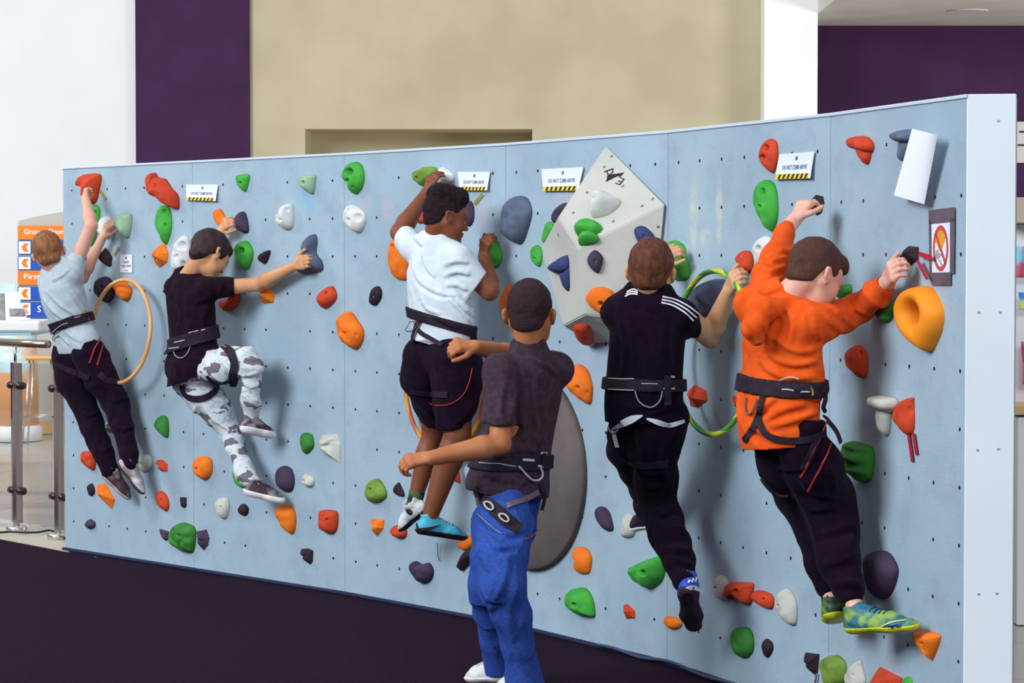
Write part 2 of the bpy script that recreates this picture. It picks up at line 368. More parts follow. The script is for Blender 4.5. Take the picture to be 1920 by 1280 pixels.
def shift_base(pp, plane, tf, cap):
    """foot print on the plane and height T so that the finished dome shows the traced outline"""
    o, n = plane; c = pp.mean(0); P = hitplane(c[0], c[1], o, n); vec = (proj(P+n*.1)-proj(P))/.1; vl = np.linalg.norm(vec); vh = vec/max(vl, 1e-6)
    a = pp@vh; amin, Wd = a.min(), a.max()-a.min()
    b = pp@np.array([-vh[1], vh[0]]); Wb = b.max()-b.min()
    s = FPX/P[1]; T = min(tf*Wd/max(vl, 1e-6), cap, .75*min(Wd, Wb)/s+.03)
    k = 1-(T*vl/Wd)**2
    a2 = amin+(a-amin)*k
    return pp+np.outer(a2-a, vh), T
NH = [0]
def hold(col, outline, label, dents='', style='r', tf=.5, cap=.11, plane=None, lump=.16, name='climbing_hold', group='climbing holds bolted to the wall', p=2.4, q=2.0, extra=(), geo=False):
    pp = ppx(outline); seed = NH[0]*7.13; NH[0] += 1
    if plane is None:
        c = pp.mean(0)+np.array([(pp[:, 0].max()-pp[:, 0].mean())*.3, 0]); Pw, i = wall(c[0], c[1]); plane = (PAN[i][0], PAN[i][2])
    bp_, T = shift_base(pp, plane, tf, cap); o, n = plane
    fac = style == 'f'
    M = len(pp)*2 if fac else 64
    ol = smooth_closed(bp_, M) if not fac else np.array([bp_[j//2] if j % 2 == 0 else (bp_[j//2]+bp_[(j//2+1) % len(bp_)])/2 for j in range(M)])
    O = np.array([hitplane(x, y, o, n) for x, y in ol]); C = O.mean(0)
    rr = [1.0, .97, .5, .22, 0] if fac else list(1-(np.linspace(0, 1, 24)**1.5)*.985)
    dn = [list(map(float, d.split(','))) for d in dents.split()] if dents else []
    vs = []; ri = random.Random(NH[0])
    for r in rr:
        for j in range(M):
            base = C+(O[j]-C)*r
            if fac:
                h = {1.0: 0, .97: .12, .5: .78, .22: 1.0, 0: 1.0}[r]*T*(1+(.25*math.sin(j*2.399*3+seed) if r in (.5, .22) else 0))
            else:
                h = T*max(0, 1-r**p)**(1/q)
                nz = mnoise.noise(Vector(base*14+seed))+.5*mnoise.noise(Vector(base*30+seed))
                h *= 1+lump*1.6*nz
            vs.append(base+n*h)
    vs = np.array(vs)
    if style == 'g':   # ridged
        z = vs[:, 2]; vs += np.outer((vs-C)@n*.16*np.sin((z-C[2])*150), n)
    bolts = []
    for d in dn:
        px = proj(vs); dist = np.hypot(px[:, 0]-d[0], px[:, 1]-d[1]); hgt = (vs-o)@n
        w_ = np.clip(1-dist/(d[2]*1.15), 0, 1); w_ = w_*w_*(3-2*w_); front = hgt > .15*T
        depth = min((.042 if len(d) < 4 else .012)*(d[2]/5), T*.8)
        near = np.argsort(dist+(~front)*99)[0]; bolts.append((vs[near].copy(), depth, d))
        vs -= np.outer(np.minimum(w_*depth*front, np.maximum(hgt-.002, 0)), n)
    K = len(rr); fs = []
    for i in range(K-1):
        for j in range(M):
            j2 = (j+1) % M; fs.append((i*M+j, i*M+j2, (i+1)*M+j2, (i+1)*M+j))
    fs.append(tuple((K-1)*M+j for j in range(M)))
    fs.append(tuple(range(M))[::-1])
    # orientation
    e1_, e2_ = O[M//4]-O[0], O[M//2]-O[0]
    if np.dot(np.cross(e1_, e2_), n) < 0: fs = [f[::-1] for f in fs]
    if geo: return vs, fs
    for e in extra:
        v2, f2 = hold(col, e, '', plane=plane, tf=tf, cap=cap, lump=lump, geo=True); b2_ = len(vs); vs = np.concatenate([vs, v2]); fs = fs+[tuple(b2_+i for i in f) for f in f2]
    ob = mkobj(name, vs, fs, hmat(col), None, not fac, origin=C)
    tag(ob, label, 'climbing hold', group)
    for (bpnt, depth, d) in bolts:
        if len(d) < 4 and d[2] > 5.5: continue          # finger pocket, no bolt in it
        s = FPX/bpnt[1]; r_ = max(.0035, d[2]*.55/s)
        c = bpnt-n*(depth*.93)
        mb_ = MB().lathe(c, [(r_, -.004), (r_, .003), (r_*.5, .0045), (r_*.48, .001)], n, 14)
        mb_.build('bolt', m_bolt if len(d) > 3 else m_socket, ob)
    return ob
H = hold
H('red', '145,333 157,326 186,326 191,336 186,356 180,376 170,382 163,376 166,362 157,347 146,345', 'red hooked hold gripped by the raised hand of the boy at far left', '171,361,4')
H('green', '169,387 180,384 188,392 188,407 184,426 179,446 169,460 160,456 166,432 168,407', 'tall green hold behind the forearms of the boy at far left', '176,398,5')
H('white', '183,421 191,408 202,405 210,412 211,432 205,446 197,446 183,435', 'white hold half hidden behind the wrist of the boy at far left')
H('palegreen', '219,401 239,400 248,404 247,426 242,443 236,445 225,435 215,422', 'chalky pale green hold under the fingertips of the boy at far left')
H('black', '194,464 202,471 211,481 209,499 202,500 184,491 187,474', 'black faceted hold beside the small holds may spin notice', style='f')
H('dark', '180,525 194,518 208,525 215,539 214,556 200,567 186,561 177,547', 'dark purple round hold carrying the pale orange hoop', '190,538,3')
H('orange', '211,527 225,525 239,532 248,544 245,558 236,564 225,558 214,541', 'orange hold touching the dark round hold under the pale orange hoop')
H('red', '274,326 284,324 290,332 307,336 321,353 333,364 337,378 335,392 318,384 304,373 290,367 281,356 276,339', 'long slanting red hold near the top left of the wall', '288,347,5', tf=.4)
H('green', '298,388 309,385 319,392 323,415 321,437 312,457 304,452 295,432 291,409', 'green almond shaped hold just below the long slanting red hold', '309,422,4 307,396,5', tf=.4)
H('orange', '287,471 295,459 309,457 316,474 314,491 295,502 288,497', 'small orange block hold left of the tall white pocketed hold', '291,482,3', style='f')
H('white', '340,442 353,445 357,460 359,494 347,509 322,506 322,480 326,457', 'tall white pocketed hold left of the dark haired boy in a black tee', '340,460,9 331,480,4 343,494,5')
H('green', '442,331 449,327 468,327 468,339 460,359 446,348', 'small bright green triangular hold right of the first warning card', '450,343,3', tf=.4)
H('palegreen', '561,332 572,327 591,328 593,337 588,363 572,356 561,342', 'small pale green triangular hold above the white knobbly hold', '567,342,4', tf=.4)
H('white', '518,404 530,393 539,382 549,383 552,401 550,424 539,430 522,424 515,407', 'white knobbly hold between two small triangular green holds', '537,392,4 525,412,3')
H('orange', '400,394 412,392 421,404 426,418 423,432 415,427 404,412 399,401', 'orange hold behind the watch of the boy in patterned trousers', tf=.4)
H('dark', '437,412 449,397 460,401 467,424 466,435 454,436 442,424', 'dark oval hold under the left hand of the boy in patterned trousers')
H('green', '440,463 449,453 463,453 475,469 474,486 464,504 452,497 442,480', 'green scooped hold right of the dark haired boy\'s head', '452,469,6')
H('black', '484,479 494,473 507,469 506,480 497,494 484,488', 'tiny black shell shaped hold right of the green scooped hold', '492,484,2.5', tf=.4)
H('grey', '570,457 578,443 589,439 594,452 592,474 605,491 603,508 558,511 554,502 570,486', 'dark grey upright hold gripped by the outstretched right hand', tf=.42)
H('red', '412,564 435,562 449,547 450,564 440,578 426,584 412,576', 'red hold peeping out under the black tee sleeve', tf=.35)
H('orange', '484,540 499,538 515,552 513,567 488,569', 'small orange cube hold below the outstretched forearm', '490,548,3', style='f')
H('red', '596,559 603,545 622,536 632,550 629,564 608,578 598,570', 'small red oval hold left of the black drop hold', '610,549,3', tf=.4)
H('orange', '632,600 640,588 655,585 668,598 682,618 682,638 669,654 651,647 636,635 631,615', 'large orange hold with two pockets straddling a panel joint', '645,625,4 667,627,3.5', tf=.4)
H('green', '641,331 648,311 665,303 679,311 684,333 679,353 664,364 653,347', 'big bright green hold near the top with a deep pocket', '654,322,8 651,338,4 661,350,2.5', tf=.42)
H('white', '643,398 654,384 671,387 686,401 686,421 674,436 657,428 643,409', 'white hold with pockets straight below the big bright green hold', '671,407,8 653,411,3 651,393,3', tf=.4)
H('olive', '772,322 786,317 806,312 820,317 817,336 797,350 786,345 774,333', 'olive green hold gripped by the raised hand of the boy in white', '780,333,3')
H('white', '823,314 834,315 851,326 851,339 837,343 823,340', 'white hold right of the olive green hold, behind raised fingers', '832,332,3')
H('red', '778,401 792,395 803,398 803,415 786,418 775,412', 'dark red hold behind the bent elbow of the boy in white', tf=.3)
H('orange', '729,466 738,445 752,449 766,463 766,519 752,525 738,519 730,499', 'tall orange hold half hidden by the left side of the white tee', '744,481,3,1 736,463,6', tf=.35)
H('black', '692,561 699,541 709,536 716,544 716,558 705,572 693,570', 'black drop shaped hold with a silver bolt right of the red oval hold', '699,556,2.5,1', tf=.4)
H('green', '918,446 930,449 939,466 942,485 935,499 921,502 915,477', 'green hold gripped by the right fist of the boy in white', tf=.35)
H('grey', '945,392 952,373 972,367 989,373 998,392 997,409 989,432 980,452 969,457 946,446 939,435 944,415', 'large blue grey hold between the boy in white and the wedge', '979,392,3', tf=.42)
H('orange', '937,563 945,541 957,534 965,560 960,600 945,590 938,575', 'orange hold peeping from behind the head of the foreground boy', tf=.35)
H('dark', '868,385 880,376 888,385 890,400 888,415 878,425 868,412', 'dark purple hold in front of the face of the boy in white', tf=.4)
H('dark', '1044,391 1060,380 1068,388 1050,418 1036,417 1036,402', 'dark purple hold tucked behind the upper left edge of the wedge', tf=.35)
H('green', '1024,419 1035,417 1038,429 1024,454 1016,450', 'narrow green hold tucked against the left corner of the wedge', tf=.3)
H('green', '996,465 1007,459 1016,468 1017,489 1011,500 999,492 995,480', 'small green bean hold left of the grey wedge', '1001,484,2.5', tf=.4)
H('green', '1249,455 1265,451 1283,462 1287,480 1294,503 1292,521 1277,526 1262,523 1264,497 1262,480', 'green waisted hold held by the left hand of the boy with striped shoulders', tf=.4)
H('grey', '1295,554 1303,539 1325,525 1359,526 1368,557 1362,590 1331,603 1319,596 1306,580 1295,567', 'large dark blue grey dome hold carrying the green and yellow hoop', '1331,566,3', tf=.5, cap=.15)
H('red', '1380,482 1391,470 1406,472 1413,486 1412,504 1400,514 1391,511 1387,492', 'small red knob gripped by the right hand of the boy with striped shoulders', '1389,481,2,1', tf=.5)
H('red', '1287,732 1300,721 1325,732 1327,751 1306,765 1291,761', 'red chunky hold seen inside the green and yellow hoop', style='f', tf=.35)
H('white', '1415,459 1424,446 1443,443 1455,470 1445,500 1421,500 1416,480', 'white hold half hidden behind the raised orange sleeve', '1421,465,6', tf=.4)
H('grey', '1478,462 1487,455 1494,470 1492,490 1482,500 1476,482', 'small grey hold hidden between the orange sleeve and the boy\'s hair', tf=.35)
H('red', '1422,287 1431,267 1443,260 1457,267 1460,290 1456,312 1449,324 1431,312 1423,299', 'red two pocket hold touching the rightmost warning card', '1435,277,7 1429,295,6', tf=.42)
H('green', '1411,362 1421,342 1437,337 1452,346 1459,371 1459,409 1448,433 1437,424 1424,399 1413,381', 'long green teardrop hold below the red two pocket hold', '1428,359,7 1423,387,4', tf=.42)
H('black', '1515,390 1527,365 1543,368 1546,381 1540,399 1529,404', 'black block hold under the raised left hand of the boy in orange', style='f', tf=.45)
H('red', '1588,268 1592,259 1604,255 1622,256 1636,265 1640,275 1636,284 1622,284 1606,281 1593,277', 'red mushroom shaped hold at upper right, left of the hanging paper', '1607,283,2,1', tf=.5, extra=['1606,276 1620,270 1634,276 1634,292 1630,304 1624,308 1614,300 1608,288'])
H('grey', '1668,252 1678,247 1695,243 1712,243 1722,252 1718,264 1700,268 1684,267 1671,260', 'grey blue hook hold the white paper hangs over', tf=.5, extra=['1687,262 1702,258 1712,268 1706,288 1698,300 1687,302 1682,292 1684,276'])
H('black', '1690,471 1699,461 1723,463 1723,487 1702,498 1690,490', 'black block hold with red tape tags under the right hand of the boy in orange', style='f', tf=.5)
H('darkgreen', '1637,579 1665,559 1676,571 1674,596 1659,604 1645,593', 'shaded dark green hold below the right sleeve of the boy in orange')
H('darkgreen', '1570,545 1577,535 1595,533 1597,548 1582,562 1568,556', 'dark green hold right in front of the forehead of the boy in orange', tf=.4)
H('red', '1584,662 1596,650 1612,647 1626,662 1627,694 1621,708 1609,705 1590,687', 'red drop hold at hip height right of the boy in orange', '1613,662,4', tf=.42)
H('oldwhite', '1626,751 1633,742 1650,742 1668,744 1684,748 1685,764 1672,772 1652,768 1634,765 1627,759', 'white T shaped hold left of the red hold with hanging tape', '', tf=.6, extra=['1640,765 1655,762 1672,766 1671,790 1667,810 1659,817 1650,808 1644,788'])
H('red', '1676,766 1684,753 1712,745 1715,756 1715,803 1704,816 1690,806 1676,787', 'red hold with two red tape tails hanging from its tip', '1706,768,7', tf=.42)
H('darkgreen', '1573,837 1587,827 1609,831 1638,841 1638,881 1631,900 1615,903 1596,887 1584,862', 'large dark green ridged hold right of the harness of the boy in orange', style='g', tf=.5)
H('dark', '1617,1046 1628,1035 1647,1032 1667,1038 1683,1059 1685,1077 1675,1103 1662,1119 1649,1124 1636,1114 1626,1090 1622,1072', 'large dark purple egg shaped hold right of the lower trouser leg', lump=.05, tf=.45)
H('orange', '1712,1186 1727,1183 1761,1188 1764,1200 1749,1232 1743,1233 1717,1200', 'orange triangular hold at the toe of the yellow soled shoe', '1727,1206,3', tf=.42)
H('black', '1428,1210 1436,1197 1449,1205 1450,1218 1440,1232 1432,1228', 'black drop hold right of the squat green hold near the bottom', tf=.4)
H('black', '1506,1223 1537,1226 1533,1260 1528,1266 1516,1252', 'black pointed hold at the bottom, left of a green hold', style='f', tf=.4)
H('olive', '1538,1246 1545,1232 1566,1228 1584,1239 1588,1254 1584,1280 1560,1292 1546,1278', 'olive green hold cut by the bottom edge of the picture')
H('oldwhite', '1583,1270 1592,1254 1613,1237 1618,1249 1624,1280 1610,1298 1590,1295', 'off white pointed hold at the bottom right of the olive hold', '1599,1265,2.5', tf=.4)
H('red', '1621,1284 1645,1250 1693,1271 1690,1300 1630,1304', 'red flat wedge hold at the bottom edge under the yellow soled shoe', style='f', tf=.35)
H('green', '1692,1275 1701,1268 1710,1273 1712,1290 1700,1298 1692,1290', 'small green knob at the bottom edge, rightmost of the bottom holds', tf=.4)
H('oldwhite', '1334,1100 1342,1083 1354,1078 1366,1089 1368,1112 1362,1126 1342,1120', 'off white hold at the left end of the slanting row near the bottom', '1341,1102,2.5', tf=.4)
H('red', '1356,1112 1366,1093 1389,1091 1412,1093 1414,1104 1409,1131 1393,1128 1373,1116 1366,1124', 'red double lobed hold, second in the slanting row near the bottom', '1378,1108,5', tf=.35)
H('red', '1411,1112 1420,1106 1444,1112 1452,1124 1448,1141 1428,1135 1412,1124', 'orange red lump, third in the slanting row near the bottom', '1431,1123,2.5', tf=.35)
H('oldwhite', '1452,1128 1463,1108 1479,1104 1493,1124 1496,1147 1493,1170 1475,1167 1453,1143', 'off white drop hold at the right end of the slanting row', '1458,1135,2.5', tf=.4)
H('darkgreen', '1370,1186 1381,1176 1405,1178 1414,1198 1412,1221 1397,1233 1379,1227 1370,1202', 'squat green hold near the bottom below the slanting row', tf=.45)
H('orange', '1245,1161 1252,1155 1272,1159 1280,1169 1272,1178 1256,1178 1248,1171', 'flat orange hold touching the sole of the blue and black shoe', tf=.3)
H('red', '1166,1134 1174,1132 1191,1145 1191,1159 1172,1160', 'tiny square red hold near the bottom, left of the flat orange hold', style='f', tf=.4)
H('green', '1182,1069 1198,1055 1229,1044 1245,1042 1250,1058 1242,1085 1217,1102 1194,1093 1182,1081', 'green fish shaped hold left of the black trouser cuff', '1204,1074,6', tf=.4)
H('oldwhite', '1164,999 1170,975 1178,962 1188,967 1195,988 1186,1005 1166,1007', 'off white hold under the hidden left shoe of the boy with striped shoulders', tf=.4)
H('dark', '1115,956 1125,949 1141,958 1150,983 1149,994 1135,993 1120,975', 'dark smooth oval hold right of the big grey disc', lump=.05, tf=.4)
H('green', '1060,1113 1074,1103 1097,1103 1112,1122 1117,1152 1110,1155 1087,1152 1068,1142 1060,1129', 'green lemon shaped hold below the orange comma hold', '1075,1134,5', tf=.4)
H('orange', '1073,1037 1078,1026 1097,1027 1110,1044 1107,1070 1097,1076 1081,1072 1078,1057 1086,1049', 'orange comma shaped hold below right of the grey disc', tf=.4)
H('dark', '966,1089 982,1091 987,1107 982,1122 968,1122', 'dark round hold peeping from behind the blue trousers', tf=.35)
H('dark', '768,1063 774,1052 791,1058 805,1055 814,1070 809,1086 794,1093 779,1086', 'dark heart shaped hold low on the wall under the turquoise shoe', tf=.4)
H('orange', '858,1022 868,1006 885,1004 890,1017 881,1031 866,1030', 'orange red hold under the toe of the turquoise shoe', tf=.35)
H('black', '858,1060 880,1029 890,1026 893,1040 868,1068 860,1066', 'black slanting horn hold left of the blue trouser leg', tf=.35)
H('red', '732,995 740,985 759,988 764,1000 757,1008 740,1006', 'small dark red hold under the left shoe of the boy in white', tf=.4)
H('olive', '684,922 692,904 706,897 721,911 726,930 711,940 692,940', 'dusty green rounded hold left of the black crescent hold', '693,917,3 713,921,2', tf=.4)
H('black', '738,915 747,904 752,911 759,926 756,931 741,926', 'small black crescent hold left of the patterned socks', tf=.35)
H('orange', '693,973 721,974 719,990 706,1006 696,990', 'small orange triangular hold left of the white shoe', '698,985,2', style='f', tf=.35)
H('red', '847,879 862,884 864,907 850,902', 'small red hold between the brown legs and the disc', style='f', tf=.3)
H('orange', '1061,703 1067,688 1083,683 1101,694 1111,719 1112,738 1108,756 1095,753 1076,738 1064,722', 'large orange hold with pockets between the foreground boy and black tee', '1068,712,5 1082,726,4 1100,735,3', tf=.42)
H('darkgreen', '288,795 297,781 309,779 316,788 317,812 313,820 297,808', 'dark green nose shaped hold right of the black trousers at far left', tf=.4)
H('green', '436,884 449,877 462,894 464,912 452,913 440,905', 'green hold behind the lower patterned trouser leg', tf=.35)
H('orange', '361,867 371,856 393,858 399,870 397,888 385,899 369,891 363,879', 'bright orange rounded hold left of the patterned trouser leg', '367,879,3', tf=.4)
H('red', '292,862 304,862 315,870 314,884 301,883 297,870', 'tiny orange red chip hold right of the small white ball hold', style='f', tf=.4)
H('red', '292,925 301,920 313,929 318,946 313,958 301,951 294,939', 'orange red oval hold low on the wall, left of a small black block', '302,936,2', tf=.4)
H('black', '336,932 350,932 350,949 345,953 337,948', 'small black block hold right of the orange red oval', style='f', tf=.4)
H('dark', '297,991 317,996 316,1011 310,1014 301,1004', 'dark pointed hold touching the left side of the big low green hold', style='f', tf=.35)
H('darkgreen', '318,998 328,984 345,980 366,989 368,1011 362,1034 349,1035 332,1029 320,1015', 'big lumpy green hold low on the wall between two dark holds', '335,1005,4', lump=.3, tf=.4)
H('dark', '366,996 387,992 393,1008 390,1022 381,1032 371,1022', 'dark hold touching the right side of the big low green hold', style='f', tf=.35)
H('oldwhite', '404,946 411,934 428,934 431,953 423,972 411,968', 'off white hold left of the small black ball', '413,950,2.5', tf=.42)
H('black', '446,953 455,944 466,951 465,963 455,966 447,961', 'small black ball hold behind the heel of the lower trainer', tf=.42)
H('orange', '514,956 534,946 552,956 556,974 553,994 545,1000 528,984', 'bright orange drop hold under the toe of the lower trainer', tf=.4)
H('dark', '516,891 521,877 534,873 548,881 553,901 548,919 534,921 521,912', 'dark purple rounded hold above the toe of the lower trainer', lump=.06, tf=.42)
H('oldwhite', '566,898 572,888 586,893 591,901 586,912 571,910', 'small off white hold right of the dark purple rounded hold', '569,901,2.5', tf=.4)
H('darkgreen', '562,819 569,811 584,814 589,826 588,839 572,851 564,836', 'dark green hold touching the white triangular hold', tf=.4)
H('oldwhite', '594,827 603,815 634,813 639,833 638,868 610,853 596,839', 'flat white triangular hold left of a panel joint', '611,835,2.5', style='f', tf=.3)
H('red', '595,963 603,956 631,958 635,974 631,994 619,1000 600,991', 'deep red rounded hold left of a panel joint, low on the wall', '612,974,3', tf=.4)
H('black', '562,1029 576,1028 588,1032 586,1053 581,1058 567,1049', 'black block hold low on the wall below the deep red hold', style='f', tf=.4)
H('darkgreen', '146,782 153,778 160,790 160,813 151,806', 'narrow green hold left of the black trousers at far left', tf=.3)
H('red', '150,850 162,845 179,849 180,871 175,881 158,868', 'red hold left of the black trousers at far left', '156,853,2', tf=.4)
H('orange', '179,909 196,905 208,923 216,936 210,954 189,936 181,919', 'flat orange red hold under the shoes of the boy at far left', style='f', tf=.3)
H('black', '163,912 172,906 178,916 177,926 168,929', 'small black hold left of the flat orange red hold', tf=.4)
H('dark', '159,981 168,973 179,979 178,988 168,991 161,987', 'small dark round hold in the lower left corner of the wall', tf=.4)
H('oldwhite', '258,868 272,852 284,856 285,874 272,885 261,881', 'small off white ball hold right of the shoes of the boy at far left', '264,869,2.5', tf=.42)
H('oldwhite', '196,792 206,786 215,799 213,807 198,809', 'flat off white hold between the legs of the boy at far left', style='f', tf=.3)
H('red', '1372,742 1392,744 1394,770 1380,766', 'orange red hold left of the hem of the orange hoodie', style='f', tf=.3)

# orange ring hold
pp = ppx('1685,571 1699,546 1721,537 1743,538 1759,556 1771,584 1768,615 1757,640 1746,658 1737,656 1715,641 1696,619 1687,600')
Pw, ip = wall(1745, 600); pl = (PAN[ip][0], PAN[ip][2]); base, T = shift_base(pp, pl, .36, .075)
M = 64; ol = smooth_closed(base, M); ccx = ppx('1735,588')[0]
inn = np.array([[ccx[0]+9*math.cos(a), ccx[1]+17*math.sin(a)] for a in np.linspace(0, 2*math.pi, M, endpoint=False)])
a0 = np.arctan2(ol[:, 1]-ccx[1], ol[:, 0]-ccx[0]); inn = np.array([[ccx[0]+11*math.cos(a), ccx[1]+19*math.sin(a)] for a in a0])
O_ = np.array([hitplane(x, y, *pl) for x, y in ol]); I_ = np.array([hitplane(x, y, *pl) for x, y in inn]); vs = []; K = 22
for k in range(K):
    ph = math.pi*k/(K-1); f = (1-math.cos(ph))/2
    for j in range(M): vs.append(I_[j]+(O_[j]-I_[j])*f+pl[1]*T*1.02*math.sin(ph)**.85)
fs = [(k*M+j, (k+1)*M+j, (k+1)*M+(j+1) % M, k*M+(j+1) % M) for k in range(K-1) for j in range(M)]
if np.dot(np.cross(O_[16]-O_[0], O_[32]-O_[0]), pl[1]) < 0: fs = [f[::-1] for f in fs]
tag(mkobj('climbing_hold', vs, fs, mat('resin_bright_orange', 'f08a18', .6, 'f69420', 6, bump=.3, bscale=260), None, True, origin=O_.mean(0)), 'big bright orange ring hold with a hole through it, far right', 'climbing hold', 'climbing holds bolted to the wall')

# ------------------------------------------------------------------ volumes
def hull(name, pts, m, label, cat):
    import bmesh
    bm = bmesh.new()
    for p in pts: bm.verts.new(Vector(p))
    bmesh.ops.convex_hull(bm, input=bm.verts)
    loose = [v for v in bm.verts if not v.link_faces]; bmesh.ops.delete(bm, geom=loose, context='VERTS')
    bmesh.ops.dissolve_limit(bm, angle_limit=.03, verts=bm.verts, edges=bm.edges)
    bmesh.ops.recalc_face_normals(bm, faces=bm.faces)
    bmesh.ops.bevel(bm, geom=list(bm.edges), offset=.004, segments=2, affect='EDGES')
    me = bpy.data.meshes.new(name); org = Vector(np.mean(pts, 0)); bmesh.ops.translate(bm, vec=-org, verts=bm.verts); bm.to_mesh(me); bm.free()
    me.materials.append(m); o = bpy.data.objects.new(name, me); COL.objects.link(o); o.location = org
    return tag(o, label, cat)
m_vol = mat('volume_grey', 'b8b7b0', .8, 'c6c4bb', 3, bump=.5, bscale=300)
WV = {'A': W(1137, 272, .004), 'B': W(1247, 383, .012), 'C': W(1084, 465, .25), 'E': W(1098, 589, .21)}
pn3 = lambda a, b, c: (WV[a], nrm(np.cross(WV[b]-WV[a], WV[c]-WV[a])))
pTop, pR = pn3('A', 'C', 'B'), pn3('C', 'E', 'B')
WV['D'] = hitplane(1046, 408, *pTop); pLf = pn3('C', 'E', 'D'); WV['G'] = hitplane(1015, 465, *pLf); WV['Hh'] = hitplane(1056, 611, *pLf)
WV['E2'] = hitplane(1185, 602, *pR); WV['B2'] = hitplane(1240, 452, *pR)
WV['b1'] = W(1190, 640, 0); WV['b2'] = W(1112, 645, 0); WV['b3'] = W(1110, 440, 0); WV['b4'] = W(1236, 470, 0)
vol = hull('wedge_volume', list(WV.values()), m_vol, 'large pale grey faceted wedge bolted to the wall, with holds on its faces', 'climbing volume')
print('WEDGE', {k_: round(float(wdist(v_)), 3) for k_, v_ in WV.items()})
def fixn(pl): return (pl[0], pl[1] if pl[1]@(CAM-pl[0]) > 0 else -pl[1])
pTop, pR, pLf = map(fixn, (pTop, pR, pLf))
gw = 'holds bolted to the grey wedge'
H('white', '1106,372 1112,363 1140,364 1160,376 1158,388 1140,403 1111,405 1104,390', 'white horn hold on the sunlit top face of the wedge', '1113,370,2', plane=pTop, group=gw, tf=.6, cap=.1)
H('green', '1076,430 1082,418 1093,411 1106,410 1120,416 1129,429 1122,438 1110,441 1094,441 1082,439', 'bright green mushroom hold at the front corner of the wedge', '1096,432,2.5', plane=pTop, group=gw, tf=.6, cap=.06, extra=['1084,440 1098,434 1114,436 1122,446 1119,454 1102,456 1085,455 1081,449'])
H('dark', '1103,480 1114,469 1125,474 1131,486 1127,503 1122,512 1111,506 1102,492', 'small dark purple hold with a silver bolt on the wedge', '1116,490,4,1', plane=pR, group=gw, tf=.3, cap=.03)
H('navy', '1189,432 1200,423 1214,428 1226,441 1226,450 1212,454 1197,453', 'navy oval hold with a silver bolt at the right side of the wedge', '1208,443,3.5,1', plane=pR, group=gw, tf=.3, cap=.03)
H('orange', '1099,557 1111,541 1131,538 1151,548 1158,572 1155,592 1134,592 1108,575', 'flat round orange hold with a dark bolt hole low on the wedge', '1126,569,5 1136,582,2', plane=pR, group=gw, tf=.3, cap=.03, lump=.03)
H('navy', '1027,503 1034,494 1048,486 1063,478 1067,488 1066,506 1054,512 1038,511', 'dark blue horn shaped hold on the left face of the wedge', plane=pLf, group=gw, tf=.4, cap=.05, extra=['1048,504 1058,498 1067,502 1068,522 1068,538 1065,546 1058,540 1052,524'])
pBt = fixn(pn3('E', 'Hh', 'b2'))
H('red', '1075,612 1089,606 1104,609 1112,625 1111,644 1098,647 1082,634', 'dark red hold on the shaded underside of the wedge', plane=pBt, group=gw, tf=.35, cap=.05)
# writing on the top face
def onplane(px, py, pl, off=.0): return hitplane(px, py, pl[0]+pl[1]*off, pl[1])
m_ink = mat('ink_dark', '2a1c26', .7)
def pxstroke(mb, pl, pts, wpx):
    for a, b in zip(pts[:-1], pts[1:]):
        a, b = np.array(a, float), np.array(b, float); d = (b-a)/np.linalg.norm(b-a); q = np.array([-d[1], d[0]])*wpx/2
        qs = [a+q-d*wpx*.3, a-q-d*wpx*.3, b-q+d*wpx*.3, b+q+d*wpx*.3]
        t_ = [onplane(*x, pl, .0012) for x in qs]; u_ = [onplane(*x, pl, .0002) for x in qs]
        mb.add(t_+u_, [(0, 1, 2, 3), (7, 6, 5, 4), (0, 4, 5, 1), (1, 5, 6, 2), (2, 6, 7, 3), (3, 7, 4, 0)])
mb = MB()
pxstroke(mb, pTop, [(1133, 322), (1150, 316)], 2.2); pxstroke(mb, pTop, [(1138, 320), (1139, 326), (1145, 327), (1149, 322), (1148, 317)], 2.0)
tri = [onplane(x, y, pTop, .0012) for x, y in ((1136, 341), (1171, 323), (1139, 328))]; mb.add(tri, [(0, 1, 2)])
tri = [onplane(x, y, pTop, .0014) for x, y in ((1139, 328), (1171, 323), (1163, 331))]; mb.add(tri, [(0, 1, 2)])
pxstroke(mb, pTop, [(1154, 343), (1162, 346), (1170, 336), (1162, 332)], 2.0); pxstroke(mb, pTop, [(1159, 339), (1165, 341)], 2.0)
mb.build('lettering', m_ink, vol)
mbb = MB()
for (x, y, pl) in ((1147, 293, pTop), (1133, 313, pTop), (1168, 349, pTop), (1101, 361, pTop), (1224, 373, pTop), (1204, 386, pTop), (1075, 399, pTop), (1150, 415, pTop), (1234, 425, pR), (1047, 440, pLf)):
    mbb.lathe(onplane(x, y, pl, .0), [(.006, -.001), (.006, .0012), (.003, .0016)], pl[1], 12)
mbb.build('bolt_holes', mat('hole_grey', '6f706e', .8), vol)
# round shallow disc volume straddling a joint
cD = W(998, 880, .0); iD = wall(985, 880)[1]; nD = nrm(PAN[3][2]*.75+PAN[2][2]*.25)
R_ = .428
mb = MB(); mb.lathe(cD+nD*.02, [(R_, -.02), (R_, .012), (R_*.985, .022), (R_*.7, .034), (R_*.3, .040), (.01, .041)], nD, 72)
dv = mb.build('disc_volume', mat('disc_grey', '5f5554', .85, '736866', 4, bump=.6, bscale=300), None, True); tag(dv, 'big round grey disc bolted low on the wall behind the foreground boy', 'climbing volume')
H('clear', '871,877 884,864 899,862 896,885 891,902 880,908 872,892', 'glossy translucent blue and white hold on the left rim of the grey disc', plane=(cD+nD*.05, nD), group='holds bolted to the grey disc', tf=.35, cap=.04)
bpy.data.materials['resin_clear'].node_tree.nodes['Principled BSDF'].inputs['Roughness'].default_value = .15
